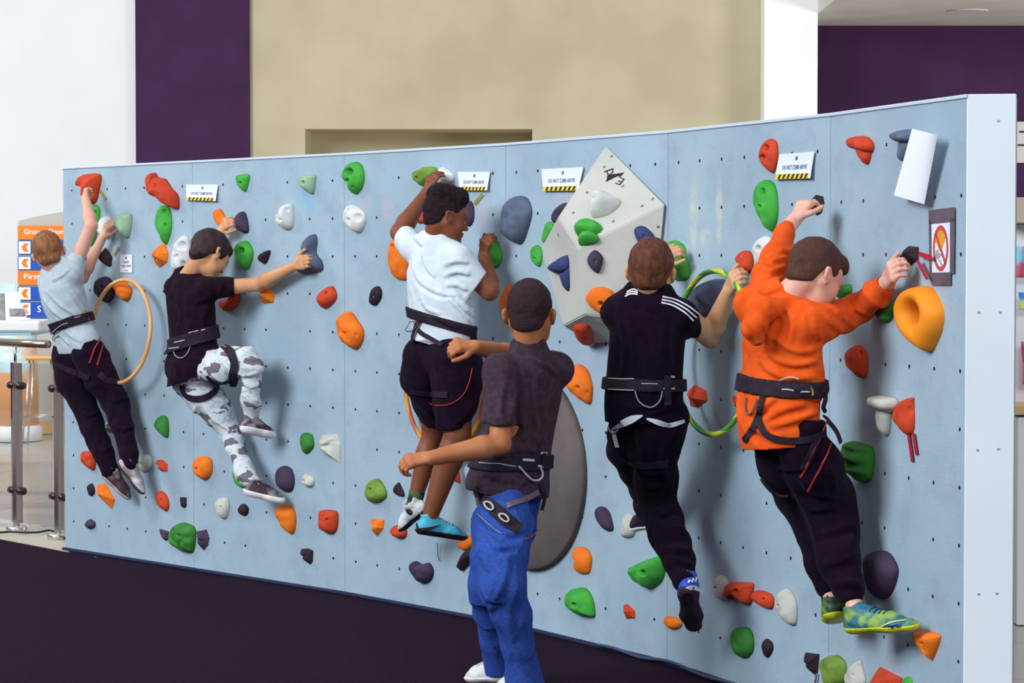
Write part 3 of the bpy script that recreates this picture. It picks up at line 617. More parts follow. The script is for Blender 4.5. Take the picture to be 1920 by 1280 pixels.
# ================================================================== cards, tape, paper, hoops on the wall
m_card = mat('card_white', 'dfe6f0', .6); m_yel = mat('hazard_yellow', 'e3c23c', .6); m_blk = mat('hazard_black', '2a1a18', .6); m_txt = mat('print_grey', '6d7684', .7)
def quad_map(q, wd):   # bilinear map from (0..1, 0..1), top-left origin, on wall pixels at depth wd(u,v)
    q = [np.array(p, float) for p in q]
    def f(u, v, off=0):
        p = (q[0]*(1-u)+q[1]*u)*(1-v)+(q[3]*(1-u)+q[2]*u)*v
        return W(p[0], p[1], wd(u, v)+off)
    return f
def sheet(name, f, nu, nv, m, parent=None, th=.0012, u0=0, u1=1, v0=0, v1=1, off=0, slant=0):
    vs = []
    for o_ in (off+th, off):
        for j in range(nv+1):
            for i in range(nu+1):
                v = v0+(v1-v0)*j/nv; u = u0+(u1-u0)*i/nu+slant*(1-j/nv); vs.append(f(u, v, o_))
    K = (nu+1)*(nv+1); fs = []
    for j in range(nv):
        for i in range(nu):
            a = j*(nu+1)+i; fs += [(a, a+nu+1, a+nu+2, a+1), (K+a, K+a+1, K+a+nu+2, K+a+nu+1)]
    for i in range(nu): fs += [(i, i+1, K+i+1, K+i), (nv*(nu+1)+i+1, nv*(nu+1)+i, K+nv*(nu+1)+i, K+nv*(nu+1)+i+1)]
    for j in range(nv): a = j*(nu+1); b = a+nu; fs += [(a+nu+1, a, K+a, K+a+nu+1), (b, b+nu+1, K+b+nu+1, K+b)]
    return mkobj(name, vs, fs, m, parent, False)
def text_on(f, s, u0, u1, v0, v1, m, parent, name='lettering', off=.002, bold=0.012):
    """lettering as thin strokes mapped on a sheet"""
    c = bpy.data.curves.new('t', 'FONT'); c.body = s; c.size = 1; c.resolution_u = 2; c.align_x = 'LEFT'; c.offset = bold
    o = bpy.data.objects.new('t', c); COL.objects.link(o); bpy.context.view_layer.update()
    dg = bpy.context.evaluated_depsgraph_get(); me = bpy.data.meshes.new_from_object(o.evaluated_get(dg)); bpy.data.objects.remove(o); bpy.data.curves.remove(c)
    vv = np.array([v.co[:2] for v in me.vertices]); lo, hi = vv.min(0), vv.max(0); fs = [list(p.vertices) for p in me.polygons]; bpy.data.meshes.remove(me)
    un = u0+(u1-u0)*(vv[:, 0]-lo[0])/(hi[0]-lo[0]); vn = v1+(v0-v1)*(vv[:, 1]-lo[1])/(hi[1]-lo[1])
    pts = [f(a, b_, off) for a, b_ in zip(un, vn)]
    return mkobj(name, pts, fs, m, parent, False)
def card(q, label, sym, lift=.01):
    f = quad_map(q, lambda u, v: .004+lift*v*v+.004*u*u)
    cd = sheet('warning_card', f, 8, 6, m_card); tag(cd, label, 'sign', 'warning cards pinned along the top of the wall')
    vs = []; yb = sheet('hazard_band', f, 8, 1, m_yel, cd, .0006, 0.0, .93, .80, 1.0, off=.0015)
    MBk = []
    for k in range(7):
        u = .07+k*.125; s_ = sheet('hazard_stripe', f, 1, 1, m_blk, yb, .0005, u, u+.055, .81, .99, off=.0024, slant=.035)
    text_on(f, 'DO NOT CLIMB ABOVE', .16, .85, .46, .64, m_txt, cd, off=.0022, bold=.02)
    mb = MB(); c = f(.52, .22, .003); c2 = f(.52, .32, .003)
    mb.tube([f(.52+.018*math.cos(a), .2+.06*math.sin(a), .0026) for a in np.linspace(-1.5, 2.6, 9)], .0016, 6); mb.tube([f(.50, .14, .0026), f(.505, .28, .0026)], .0016, 6)
    mb.build('symbol', mat('print_dark', '3d414c', .7), cd)
card([(349, 346), (409, 346), (404, 377), (349, 375)], 'warning card with yellow and black band, leftmost, above the boy in black', 0)
card([(858, 322), (919, 322), (913, 357), (862, 357)], 'warning card with yellow and black band right of the flat topped hair', 0)
card([(1015, 317), (1094, 313), (1084, 357), (1018, 358)], 'warning card with yellow and black band touching the wedge', 0)
card([(1461, 289), (1527, 284), (1519, 334), (1453, 336)], 'warning card with yellow and black band, rightmost, beside the red hold', 0)
# small notice
f = quad_map([(225, 477), (248, 477), (248, 511), (225, 511)], lambda u, v: .003)
nt_ = sheet('notice', f, 2, 2, m_card); tag(nt_, 'small white notice with dark red lettering right of the boy at far left', 'sign')
m_rt = mat('print_maroon', '8a3348', .7)
text_on(f, 'holds', .28, .72, .34, .47, m_rt, nt_); text_on(f, 'may spin', .12, .88, .55, .72, m_rt, nt_)
MB().lathe(f(.5, .19, .001), [(.006, 0), (.006, .0015)], PAN[0][2], 12).build('symbol', m_ink, nt_); sheet('underline', f, 1, 1, m_ink, nt_, .0005, .36, .66, .86, .885, off=.0015)
# strips of tape
def strip(pts, wpx, m, label, d=.002, cat='tape', kink=0):
    mb = MB(); pts = [np.array(p, float) for p in pts]
    dd = (pts[-1]-pts[0]); dd /= np.linalg.norm(dd); q = np.array([-dd[1], dd[0]])*wpx/2; top, bot_ = [], []
    for k, p in enumerate(pts):
        for s_ in (1, -1): top.append(W(*(p+q*s_), d+.0015)); bot_.append(W(*(p+q*s_), d))
    n_ = len(pts); vs = top+bot_; fs = []
    for k in range(n_-1):
        a = 2*k; b_ = 2*n_+a; fs += [(a, a+1, a+3, a+2), (b_+1, b_, b_+2, b_+3), (a, a+2, b_+2, b_), (a+3, a+1, b_+1, b_+3)]
    e = 2*n_-2; fs += [(1, 0, 2*n_, 2*n_+1), (e, e+1, 2*n_+e+1, 2*n_+e)]
    return tag(mkobj('tape_strip', vs, fs, m, None, False), label, cat)
m_tape = mat('tape_olive', '9a9a48', .5, '848238', 60)
strip([(187, 357), (198, 374)], 5, m_tape, 'short olive tape strip under the red hold at top left')
strip([(213, 479), (223, 464)], 5, m_tape, 'short olive tape strip pointing at the black faceted hold')
strip([(889, 383), (905, 364)], 7, m_tape, 'olive tape strip right of the face of the boy in white')
m_rtape = mat('tape_red', 'b41f38', .5)
strip([(1722, 476), (1747, 483)], 9, m_rtape, 'red tape tag pointing right to the prohibition sign', .02)
strip([(1720, 488), (1739, 524)], 6, m_rtape, 'red tape tag slanting down below the black block hold', .02)
strip([(1703, 814), (1710, 865)], 5, m_rtape, 'left one of two red tape tails under the red hold', .006)
strip([(1712, 812), (1718, 852)], 5, m_rtape, 'right one of two red tape tails under the red hold', .006)
tag(MB().tube([W(820, 1018, .02), W(821, 1040, .012), W(824, 1052, .008)], .002, 6).build('cord', mat('cord_grey', '56606c', .7), None, True), 'short thin cord dangling under the turquoise shoe', 'cord')
tag(MB().tube([W(1531, 1262, .01), W(1527, 1290, .01)], .004, 6).build('cord', mat('cord_grey', '56606c', .7), None, True), 'thin cord hanging from the black pointed hold at the bottom', 'cord')
# prohibition sign taped up with duct tape
m_duct = mat('duct_tape', '6a5b66', .6, '5a4c58', 12, bump=.4, bscale=80)
f = quad_map([(1741, 394), (1790, 388), (1789, 535), (1743, 535)], lambda u, v: .003)
sg = empty('prohibition_sign', W(1765, 535, 0)); tag(sg, 'white card with red ring over an orange figure, fixed with brown tape', 'sign')
sheet('card', f, 3, 4, m_card, sg, .0012, .07, .83, .16, .86, off=.0)
for a in ((0, 1, 0, .185), (0, .09, .14, .88), (.82, 1, .14, .85), (.08, .86, .83, 1.0)):
    sheet('tape', f, 2, 2, m_duct, sg, .001, a[0], a[1], a[2], a[3], off=.0016)
mb = MB(); m_ring = mat('sign_red', 'c8483c', .6)
cu, cv, ru, rv = .45, .515, .30, .30
ang = np.linspace(0, 2*math.pi, 49)[:-1]
vs = [f(cu+ru*math.cos(a), cv+rv*math.sin(a), .0022) for a in ang]+[f(cu+ru*.78*math.cos(a), cv+rv*.80*math.sin(a), .0022) for a in ang]
mb.add(vs, [(i, (i+1) % 48, 48+(i+1) % 48, 48+i) for i in range(48)])
mb.add([f(cu-.18, cv-.235, .0022), f(cu-.22, cv-.19, .0022), f(cu+.18, cv+.235, .0022), f(cu+.22, cv+.19, .0022)], [(0, 1, 2, 3)]); mb.build('red_ring', m_ring, sg)
def blobsheet(pts, m, name, off): return mkobj(name, [f(a, b_, off) for a, b_ in pts], [tuple(range(len(pts)))], m, sg, False)
blobsheet([(.22, .36), (.30, .30), (.44, .27), (.58, .30), (.64, .38), (.60, .45), (.50, .52), (.40, .54), (.32, .47), (.24, .42)], mat('sign_orange', 'e0862a', .6, 'eab040', 60), 'helmet_figure', .0019)
blobsheet([(.26, .54), (.36, .53), (.37, .57), (.50, .60), (.42, .63), (.34, .66), (.25, .62)], mat('sign_greyblue', '8fa3ae', .6), 'harness_figure', .0019)
blobsheet([(.36, .66), (.40, .66), (.58, .77), (.55, .785)], mat('sign_grey', '74838b', .6), 'rope_figure', .0019)
# hanging paper
f = quad_map([(1710, 241), (1758, 253), (1733, 383), (1676, 366)], lambda u, v: .062+.022*math.sin(u*2.6)-.03*u-.012*v)
tag(sheet('paper_sheet', f, 16, 10, mat('paper_white', 'eef2fb', .8)), 'curled white sheet of paper hanging from the hook hold at upper right', 'paper')
# hoops
def hoopmat(name, c1, c2, turns):
    m = bpy.data.materials.new(name); m.use_nodes = True; nt = m.node_tree; N = nt.nodes; Lk = nt.links; b = N['Principled BSDF']; b.inputs['Roughness'].default_value = .45
    u = N.new('ShaderNodeUVMap'); u.uv_map = 'uv'; s = N.new('ShaderNodeSeparateXYZ'); Lk.new(u.outputs[0], s.inputs[0])
    a = N.new('ShaderNodeMath'); a.operation = 'MULTIPLY'; a.inputs[1].default_value = turns; Lk.new(s.outputs[0], a.inputs[0])
    d = N.new('ShaderNodeMath'); d.operation = 'ADD'; Lk.new(a.outputs[0], d.inputs[0]); Lk.new(s.outputs[1], d.inputs[1])
    fr = N.new('ShaderNodeMath'); fr.operation = 'FRACT'; Lk.new(d.outputs[0], fr.inputs[0])
    g = N.new('ShaderNodeMath'); g.operation = 'GREATER_THAN'; g.inputs[1].default_value = .5; Lk.new(fr.outputs[0], g.inputs[0])
    mx = N.new('ShaderNodeMixRGB'); mx.inputs[1].default_value = lin(c1); mx.inputs[2].default_value = lin(c2); Lk.new(g.outputs[0], mx.inputs[0]); Lk.new(mx.outputs[0], b.inputs['Base Color']); return m
def hoop(cpx, cpy, R, d, lean, m, label, r=.0105):
    P, i = wall(cpx, cpy, d); o, t, n, L = PAN[i]; up = nrm(V(0, 0, 1)+n*lean); vs = []; uv = []; A, B = 96, 12
    for k in range(A+1):
        a = 2*math.pi*k/A; e = t*math.cos(a)+up*math.sin(a); c = P+e*R; nn = np.cross(t, up)
        for j in range(B+1):
            b_ = 2*math.pi*j/B; vs.append(c+(e*math.cos(b_)+nn*math.sin(b_))*r); uv.append((k/A, j/B))
    fs = [(k*(B+1)+j, k*(B+1)+j+1, (k+1)*(B+1)+j+1, (k+1)*(B+1)+j) for k in range(A) for j in range(B)]
    return tag(mkobj('hoop', vs, fs, m, None, True, origin=P, uv=uv), label, 'hoop')
hoop(226, 621, .272, .11, -.10, hoopmat('hoop_peach', 'f0b46c', 'e8a060', 7), 'pale orange plastic hoop hanging behind the boy at far left')
hoop(832, 728, .285, .06, 0, hoopmat('hoop_orange', 'e8921e', 'c9501e', 9), 'orange and red plastic hoop hanging behind the boy in white')
hoop(1336, 661, .305, .09, -.03, hoopmat('hoop_green', 'c2cf2c', '4a9a3c', 9), 'green and yellow striped hoop hanging from the dark blue grey dome hold')

# ================================================================== left background
m_steel = mat('brushed_steel', 'd9d5d0', .25, metal=1.0); m_steeld = mat('steel_clamp', '4a3d40', .3, metal=.8)
def Gp(px, py): return floor_at(px, py)
def glassmat():
    m = bpy.data.materials.new('clear_glass'); m.use_nodes = True; b = m.node_tree.nodes['Principled BSDF']
    b.inputs['Transmission Weight'].default_value = 1; b.inputs['Roughness'].default_value = .02; b.inputs['IOR'].default_value = 1.1; b.inputs['Base Color'].default_value = (.93, .97, .96, 1); return m
m_glass = glassmat()
bal = empty('glass_balustrade', Gp(70, 1003)); tag(bal, 'glass balustrade with steel posts and a round handrail at lower left', 'railing')
A_, B_ = Gp(31, 997), Gp(109, 1011); dirB = nrm(B_-A_); ztop = 1.115
nb_ = nrm(np.cross(dirB, V(0, 0, 1))); nb_ = nb_ if nb_[1] < 0 else -nb_
for k, c in enumerate((A_, B_)):
    po = MB().box(c-nb_*.0+V(0, 0, .50), dirB*.024, nb_*.012, V(0, 0, .50), .003).build('post', m_steel, bal)
    MB().tube([c+V(0, 0, .98), c+V(0, 0, ztop)], .009, 10).build('neck', m_steel, po, True)
    MB().lathe(c, [(.062, 0), (.062, .03), (.055, .036)], n=32).build('base_plate', m_steel, po, True)
    for z in (.245, .865):
        for s_ in (-1, 1):
            MB().tube([c+dirB*s_*.02+V(0, 0, z), c+dirB*s_*.07+V(0, 0, z)], .022, 16).build('glass_clamp', m_steeld, po, True)
MB().tube([A_-dirB*1.5+V(0, 0, ztop), A_+dirB*.08+V(0, 0, ztop), P3(90, 635, B_[1]+.15)*V(1, 1, 0)+V(0, 0, ztop)], .024, 20).build('handrail', mat('rail_steel', 'a39a86', .3, metal=.9), bal, True)
for a, c in ((A_-dirB*1.3, A_-dirB*.05), (A_+dirB*.05, B_-dirB*.05), (B_+dirB*.05, B_+dirB*.3)):
    MB().box((a+c)/2+V(0, 0, .53), (c-a)/2, nb_*.005, V(0, 0, .47)).build('glass_pane', m_glass, bal)
# directory totem
Yt = 22.3
def Q(px, py, Y=Yt): return P3(px, py, Y)
tot = empty('directory_totem', (Q(80, 800)[0], Yt, 0)); tag(tot, 'tall grey totem with orange and blue direction boards behind the far left boy', 'sign')
m_tot = mat('totem_grey', 'b9b6ab', .7)
x0, x1 = Q(35, 500)[0], Q(165, 500)[0]; zt = Q(35, 414)[2]; zt2 = Q(120, 393)[2]
pr = [(x0, 0), (x1, 0), (x1, zt2+.03)]+[(x0+(x1-x0)*(1-k/8), zt+(zt2-zt)*math.sin((1-k/8)*1.5)) for k in range(1, 9)]
k = len(pr); mkobj('body', [(x, Yt, z) for x, z in pr]+[(x, Yt+.25, z) for x, z in pr], [tuple(range(k)), tuple(range(k, 2*k))[::-1]]+[(i+k, (i+1) % k+k, (i+1) % k, i) for i in range(k)], m_tot, tot, False)
MB().box(((x0+x1)/2+.04, Yt-.01, .06), ((x1-x0)/2-.0, 0, 0), (0, .02, 0), (0, 0, .06)).build('plinth', mat('plinth_oak', 'c9a062', .6), tot)
m_or = mat('board_orange', 'ea7d18', .5); m_bl = mat('board_blue', '1650b4', .5); m_wh = mat('board_white', 'eceff0', .5)
def board(px0, px1, py0, py1, m, name, par, dy=.012):
    a, c = Q(px0, py1), Q(px1, py0); return MB().box(((a[0]+c[0])/2, Yt-dy, (a[2]+c[2])/2), ((c[0]-a[0])/2, 0, 0), (0, .006, 0), (0, 0, (c[2]-a[2])/2)).build(name, m, par)
def tmap(px0, px1, py0, py1, dy):
    def f(u, v, off=0): return P3(px0+(px1-px0)*u, py0+(py1-py0)*v, Yt-dy-off)
    return f
for (y0, y1, c, s, tx) in ((423, 449, m_or, 'Ground Floor', (45, 120)), (507, 534, m_or, 'First Floor', (45, 118))):
    bd = board(34, 150, y0, y1, c, 'board', tot); text_on(tmap(tx[0], tx[1], y0+6, y0+16, .019), s, 0, 1, 0, 1, m_wh, bd, off=.001)
for (y0, y1, s, tx0, tx1) in ((451, 477, None, 0, 0), (480, 506, None, 0, 0), (537, 563, None, 0, 0), (566, 592, 'S', 70, 77), (594, 621, 'Squ', 72, 90)):
    bd = board(34, 150, y0, y1, m_bl, 'board', tot)
    ic = board(36, 58, y0+1.5, y1-1.5, m_wh, 'arrow_panel', bd, .02)
    cx, cy = 47, (y0+y1)/2
    P_ = [P3(x, y, Yt-.028) for x, y in ((40, cy), (45, cy-8), (54, cy-8), (49, cy), (54, cy+8), (45, cy+8))]
    mkobj('arrow', P_, [tuple(range(6))], m_or, ic, False)
    if s: text_on(tmap(tx0, tx1, cy-6, cy+6, .019), s, 0, 1, 0, 1, m_wh, bd, off=.001)
# counter with leaflets
Yc = 15.2
ct = empty('counter', (Q(20, 620, Yc)[0], Yc+.3, 0)); tag(ct, 'white topped counter with rounded corner at the left edge behind the handrail', 'counter')
a, c = P3(-60, 622, Yc), P3(75, 602, Yc)
MB().box(((a[0]+c[0])/2, Yc+.3, (a[2]+c[2])/2), ((c[0]-a[0])/2, 0, 0), (0, .3, 0), (0, 0, (c[2]-a[2])/2), .012).build('top', mat('counter_white', 'f4f6f6', .4), ct)
MB().box(((a[0]+c[0])/2-.03, Yc+.3, a[2]-.012), ((c[0]-a[0])/2-.03, 0, 0), (0, .28, 0), (0, 0, .012)).build('under_shelf', mat('counter_blue', 'a9d4e2', .4), ct)
MB().box((a[0]-.35, Yc+.4, (a[2]-.02)/2), (.2, 0, 0), (0, .15, 0), (0, 0, (a[2]-.02)/2)).build('support', mat('counter_white', 'f4f6f6', .4), ct)
def leaflet(px0, px1, py0, py1, Y, lean, m, label, pic=None, name='leaflet'):
    q = [P3(px0, py0, Y+lean), P3(px1, py0, Y+lean), P3(px1+2, py1, Y), P3(px0+2, py1, Y)]; b_ = [p+V(0, .012, 0) for p in q]
    o = mkobj(name, q+b_, [(0, 3, 2, 1), (4, 5, 6, 7), (0, 1, 5, 4), (1, 2, 6, 5), (2, 3, 7, 6), (3, 0, 4, 7)], m, None, False); tag(o, label, 'leaflet', 'leaflets on the counter')
    if pic:
        u0, u1, v0, v1, mm = pic; g = lambda u, v: (q[0]*(1-u)+q[1]*u)*(1-v)+(q[3]*(1-u)+q[2]*u)*v+V(0, -.003, 0)
        mkobj('picture', [g(u0, v0), g(u0, v1), g(u1, v1), g(u1, v0)], [(0, 1, 2, 3)], mm, o, False)
m_lf = mat('leaflet_white', 'f0f2f4', .6); m_ph = mat('leaflet_photo', '8fa3ad', .6, '7c5a52', 30, detail=6)
leaflet(9, 37, 547, 600, Yc+.12, .05, m_lf, 'tall white leaflet standing on the counter', None)
leaflet(16, 48, 577, 600, Yc+.05, .03, m_lf, 'small white leaflet with a colour photo in front of the tall one', (.03, .95, .05, .7, m_ph))
leaflet(-8, 28, 532, 548, Yc+.3, .02, mat('leaflet_blue', 'a8d8ec', .5, 'd8ecf4', 40), 'pale blue leaflet at the back of the counter display', None)
leaflet(-10, 8, 550, 601, Yc+.2, .03, mat('leaflet_grey', '9a9a98', .6, '6d6d70', 30), 'grey leaflet holder cut by the left edge', None, 'leaflet_holder')
# poster drum
Yd = 21.3; cxd = Xat(16, Yd)
dr = empty('poster_column', (cxd, Yd+.2, 0)); tag(dr, 'round column with a peach and sky blue poster on a white foot at the left edge', 'column')
rD = Xat(60, Yd)-cxd
m_post = bpy.data.materials.new('poster_print'); m_post.use_nodes = True; nt = m_post.node_tree; N = nt.nodes; Lk = nt.links; b = N['Principled BSDF']; b.inputs['Roughness'].default_value = .4
tc = N.new('ShaderNodeTexCoord'); sp = N.new('ShaderNodeSeparateXYZ'); Lk.new(tc.outputs['Object'], sp.inputs[0])
base = ramp(sp.outputs[2], .60, .62, lin('e8a46c'), lin('bfe0e6'))
nz = N.new('ShaderNodeTexNoise'); nz.inputs['Scale'].default_value = 3.5; Lk.new(tc.outputs['Object'], nz.inputs[0])
f2 = ramp(nz.outputs[0], .5, .56, (0, 0, 0, 1), (1, 1, 1, 1)); f2m = mth('MULTIPLY', f2, mth('GREATER_THAN', sp.outputs[2], .45)); base = mixc(f2m, base, lin('e9c0a0'))
Lk.new(base, b.inputs['Base Color'])
MB().lathe((cxd, Yd+.2, 0), [(rD, .13), (rD, .955), (rD-.02, .965)], n=48).build('poster_drum', m_post, dr, True)
MB().lathe((cxd, Yd+.2, 0), [(rD+.03, 0), (rD+.03, .11), (rD+.01, .13), (rD, .135)], n=48).build('foot', m_wh, dr, True)
for (x, y, hgt, wd_, s) in ((18, 650, 11, 36, 'MEMBERSHIP'), (28, 668, 11, 40, 'your friends')):
    def fcy(u, v, off=0, x=x, y=y, hgt=hgt, wd_=wd_):
        X = Xat(x-wd_/2+wd_*u, Yd); z = P3(x, y+hgt*v, Yd)[2]; return V(X, Yd+.2-math.sqrt(max(0, rD**2-(X-cxd)**2))-.004, z)
    text_on(fcy, s, 0, 1, 0, 1, mat('print_coral', 'f6ece2', .6), dr)
# bar stool
st = empty('bar_stool', Gp(70, 838)); tag(st, 'bar stool with pale wooden seat and thin steel legs behind the balustrade', 'stool')
Ys = Gp(60, 836)[1]; sz = P3(75, 670, Ys)[2]; cxs = Xat(78, Ys)
MB().box((cxs, Ys, sz), (.125, 0, 0), (0, .15, 0), (0, 0, .018), .015).build('seat', mat('stool_wood', 'd8ac6a', .5), st)
for sx, sy in ((-1, -1), (1, -1), (-1, 1), (1, 1)):
    MB().tube([V(cxs+sx*.09, Ys+sy*.08, sz-.015), V(cxs+sx*.165, Ys+sy*.12, 0)], .0085, 10).build('leg', m_steel, st, True)
MB().tube([V(cxs+a*.145, Ys+b_*.115, .26) for a, b_ in ((-1, -1), (1, -1), (1, 1), (-1, 1))], .006, 8, closed=True).build('foot_rest', m_steel, st, True)
# right background
Yr = 23.0
def panel(name, px0, px1, py0, py1, m, label, cat, Y=Yr, dep=.05):
    a, c = P3(px0, py1, Y), P3(px1, py0, Y); o = MB().box(((a[0]+c[0])/2, Y+dep/2, (a[2]+c[2])/2), ((c[0]-a[0])/2, 0, 0), (0, dep/2, 0), (0, 0, (c[2]-a[2])/2)).build(name, m); tag(o, label, cat); return o, a, c
o_, a, c = panel('wall_sign', 1880, 1990, 228, 305, mat('sign_cream', 'c9c6bc', .6), 'pale sign with dark lettering on the purple wall at the right edge', 'sign', YB+.84)
mb = MB()
for (y, x0_) in ((247, 1911), (272, 1908)): mb.box(P3(x0_+18, y, YB+.83), (.1, 0, 0), (0, .003, 0), (0, 0, .009))
mb.build('lettering', m_ink, o_)
def shelfset():
    Yu = 10.6
    r = empty('display_unit', (P3(1950, 640, Yu)[0], Yu, 0)); tag(r, 'white shop display unit with timber worktop cut by the right edge', 'display unit')
    def b_(name, px0, px1, py0, py1, m, dy=0, dep=.2):
        a, c = P3(px0, py1, Yu+dy), P3(px1, py0, Yu+dy); MB().box(((a[0]+c[0])/2, Yu+dep+dy, (a[2]+c[2])/2), ((c[0]-a[0])/2, 0, 0), (0, dep, 0), (0, 0, (c[2]-a[2])/2), .003).build(name, m, r)
    zf = 488+FPX*1.6/Yu
    b_('cabinet', 1906, 2120, 782, zf, mat('unit_white', 'eef1f4', .5)); b_('worktop', 1901, 2130, 761, 778, mat('unit_timber', 'd6b48a', .5), -.02, .22)
    b_('back_panel', 1896, 2120, 420, 761, mat('unit_white', 'eef1f4', .5), .3, .02); b_('shelf', 1893, 2120, 370, 418, mat('unit_beige', 'b9ac94', .7), .1, .12)
    return r
shelfset()
def cloth(px0, px1, py0, py1, c1, c2, label, Y):
    q = []; A, B = 10, 12
    for j in range(B+1):
        for i in range(A+1):
            p = P3(px0+(px1-px0)*i/A, py0+(py1-py0)*j/B, Y+.012*math.sin(i*1.3+j*.2)); q.append(p)
    fs = [(j*(A+1)+i, (j+1)*(A+1)+i, (j+1)*(A+1)+i+1, j*(A+1)+i+1) for j in range(B) for i in range(A)]
    o = mkobj('hanging_garment', q, fs, mat('cloth_'+c1, c1, .7, c2, 8, thr=(.45, .55)), None, True); md = o.modifiers.new('t', 'SOLIDIFY'); md.thickness = .008; tag(o, label, 'garment')
cloth(1896, 1960, 462, 520, '7fc4dc', 'd4607a', 'blue and pink garment hanging high at the right edge', 10.8)
cloth(1912, 1960, 548, 580, '3f8fd0', 'bcd860', 'blue and lime garment at the right edge', 10.8)
cloth(1917, 1965, 640, 720, 'a8506a', 'c87888', 'maroon garment hanging lowest at the right edge', 10.8)
# ================================================================== distance-field modelling for the people
f4 = np.float32
class N_:
    c = None; R = 1e3
    def cull(s, c, r): return s
class Cap(N_):          # round cone a->b, radii ra, rb; optional flattening along a direction
    def __init__(s, a, b, ra, rb=None, flat=None, q=1.0):
        s.a = np.asarray(a, float); s.b = np.asarray(b, float); s.ra = ra; s.rb = ra if rb is None else rb
        s.fl = None if flat is None else nrm(flat); s.q = q
        s.c = (s.a+s.b)/2; s.R = np.linalg.norm(s.b-s.a)/2+max(s.ra, s.rb)
        s.ba = s.b-s.a
        if s.fl is not None: s.ba = s.ba+s.fl*((1/q-1)*(s.ba@s.fl))
        s.L2 = max(1e-9, s.ba@s.ba)
    def __call__(s, P):
        p = P-s.a.astype(f4)
        if s.fl is not None: p = p+np.outer((p@s.fl.astype(f4))*f4(1/s.q-1), s.fl.astype(f4))
        h = np.clip((p@s.ba.astype(f4))/f4(s.L2), 0, 1)
        d = np.sqrt(((p-h[:, None]*s.ba.astype(f4))**2).sum(1))-(s.ra+(s.rb-s.ra)*h).astype(f4)
        return d*f4(s.q if s.fl is not None and s.q < 1 else 1)
class Ell(N_):
    def __init__(s, c, r, R=None):
        s.c = np.asarray(c, float); s.r = np.asarray(r, float); s.M = np.eye(3) if R is None else np.asarray(R, float); s.R = s.r.max()
    def __call__(s, P):
        q = (P-s.c.astype(f4))@s.M.T.astype(f4); k0 = np.sqrt(((q/s.r.astype(f4))**2).sum(1)); k1 = np.sqrt(((q/(s.r**2).astype(f4))**2).sum(1))+f4(1e-6)
        return k0*(k0-1)/k1
class U(N_):
    def __init__(s, items, k=.0):
        s.it = items; s.k = k; s._b()
    def _b(s):
        cs = np.array([i.c for i in s.it]); lo = np.min([i.c-i.R for i in s.it], 0); hi = np.max([i.c+i.R for i in s.it], 0); s.c = (lo+hi)/2
        s.R = max(np.linalg.norm(i.c-s.c)+i.R for i in s.it)
    def cull(s, c, r):
        d = [np.linalg.norm(i.c-c) for i in s.it]; up = min(a+r for a in d)
        keep = [i.cull(c, r) for i, a in zip(s.it, d) if a-i.R-r < min(up, r*2.2)+s.k+.01] or [s.it[int(np.argmin([a-i.R for a, i in zip(d, s.it)]))]]
        u = U.__new__(U); u.it = keep; u.k = s.k; u.c = s.c; u.R = s.R; return u
    def __call__(s, P):
        d = s.it[0](P)
        for i in s.it[1:]:
            e = i(P)
            if s.k > 0:
                h = np.maximum(s.k-np.abs(d-e), 0)/s.k; d = np.minimum(d, e)-h*h*f4(s.k*.25)
            else: d = np.minimum(d, e)
        return d
class F(N_):            # any function, with the bounds of a child
    def __init__(s, fn, ref): s.fn = fn; s.ref = ref; s.c = ref.c; s.R = ref.R
    def cull(s, c, r): n = F.__new__(F); n.fn = s.fn; n.ref = s.ref.cull(c, r); n.c = s.c; n.R = s.R; return n
    def __call__(s, P): return s.fn(P, s.ref(P))
class Diff(N_):
    def __init__(s, a, b, k=0): s.a_ = a; s.b_ = b; s.k = k; s.c = a.c; s.R = a.R
    def cull(s, c, r): n = Diff.__new__(Diff); n.a_ = s.a_.cull(c, r); n.b_ = s.b_; n.k = s.k; n.c = s.c; n.R = s.R; return n
    def __call__(s, P):
        a = s.a_(P); b = -s.b_(P)
        if s.k > 0:
            h = np.maximum(s.k-np.abs(a-b), 0)/s.k; return np.maximum(a, b)+h*h*f4(s.k*.25)
        return np.maximum(a, b)
def halfspace(field, pts_normals):
    """keep the part of a field on the negative side of each (point, normal)"""
    def fn(P, d):
        for p, n in pts_normals: d = np.maximum(d, (P-np.asarray(p, f4))@nrm(n).astype(f4))
        return d
    return F(fn, field)
def creased(field, strokes, amp=.008, w=.011):
    """drapery folds traced on a garment: a ridge with a hollow beside it"""
    segs = []
    for st in strokes:
        q = resample([np.array(p, float) for p in st], 9); P_ = [raycast(field, *p) for p in q]; P_ = [p for p in P_ if p is not None]
        if len(P_) < 2: continue
        n = grad(field, P_[len(P_)//2]); tg = nrm(P_[-1]-P_[0]); sd = np.cross(tg, n); sd = sd if sd[2] < 0 else -sd
        m = len(P_)
        for i in range(m-1):
            e = math.sin(math.pi*(i+.7)/(m+.4)); segs.append((P_[i], P_[i+1], amp*e, sd*w*1.5))
    def dist(P, a, b):
        ba = (b-a).astype(f4); p = P-a.astype(f4); h = np.clip((p@ba)/max(1e-9, float(ba@ba)), 0, 1); return ((p-h[:, None]*ba)**2).sum(1)
    def fn(P, d):
        if len(P) > 50: c = P.mean(0); rr = float(np.linalg.norm(P-c, axis=1).max())
        else: c, rr = P.mean(0), .2
        up = np.zeros(len(P), f4); dn = np.zeros(len(P), f4)
        for a, b, am, off in segs:
            if np.linalg.norm((a+b)/2-c) > rr+.06: continue
            up = np.maximum(up, f4(am)*np.exp(-dist(P, a, b)/f4(w*w))); dn = np.maximum(dn, f4(am*.75)*np.exp(-dist(P, a+off, b+off)/f4(w*w*1.3)))
        return d-up+dn
    return F(fn, field)
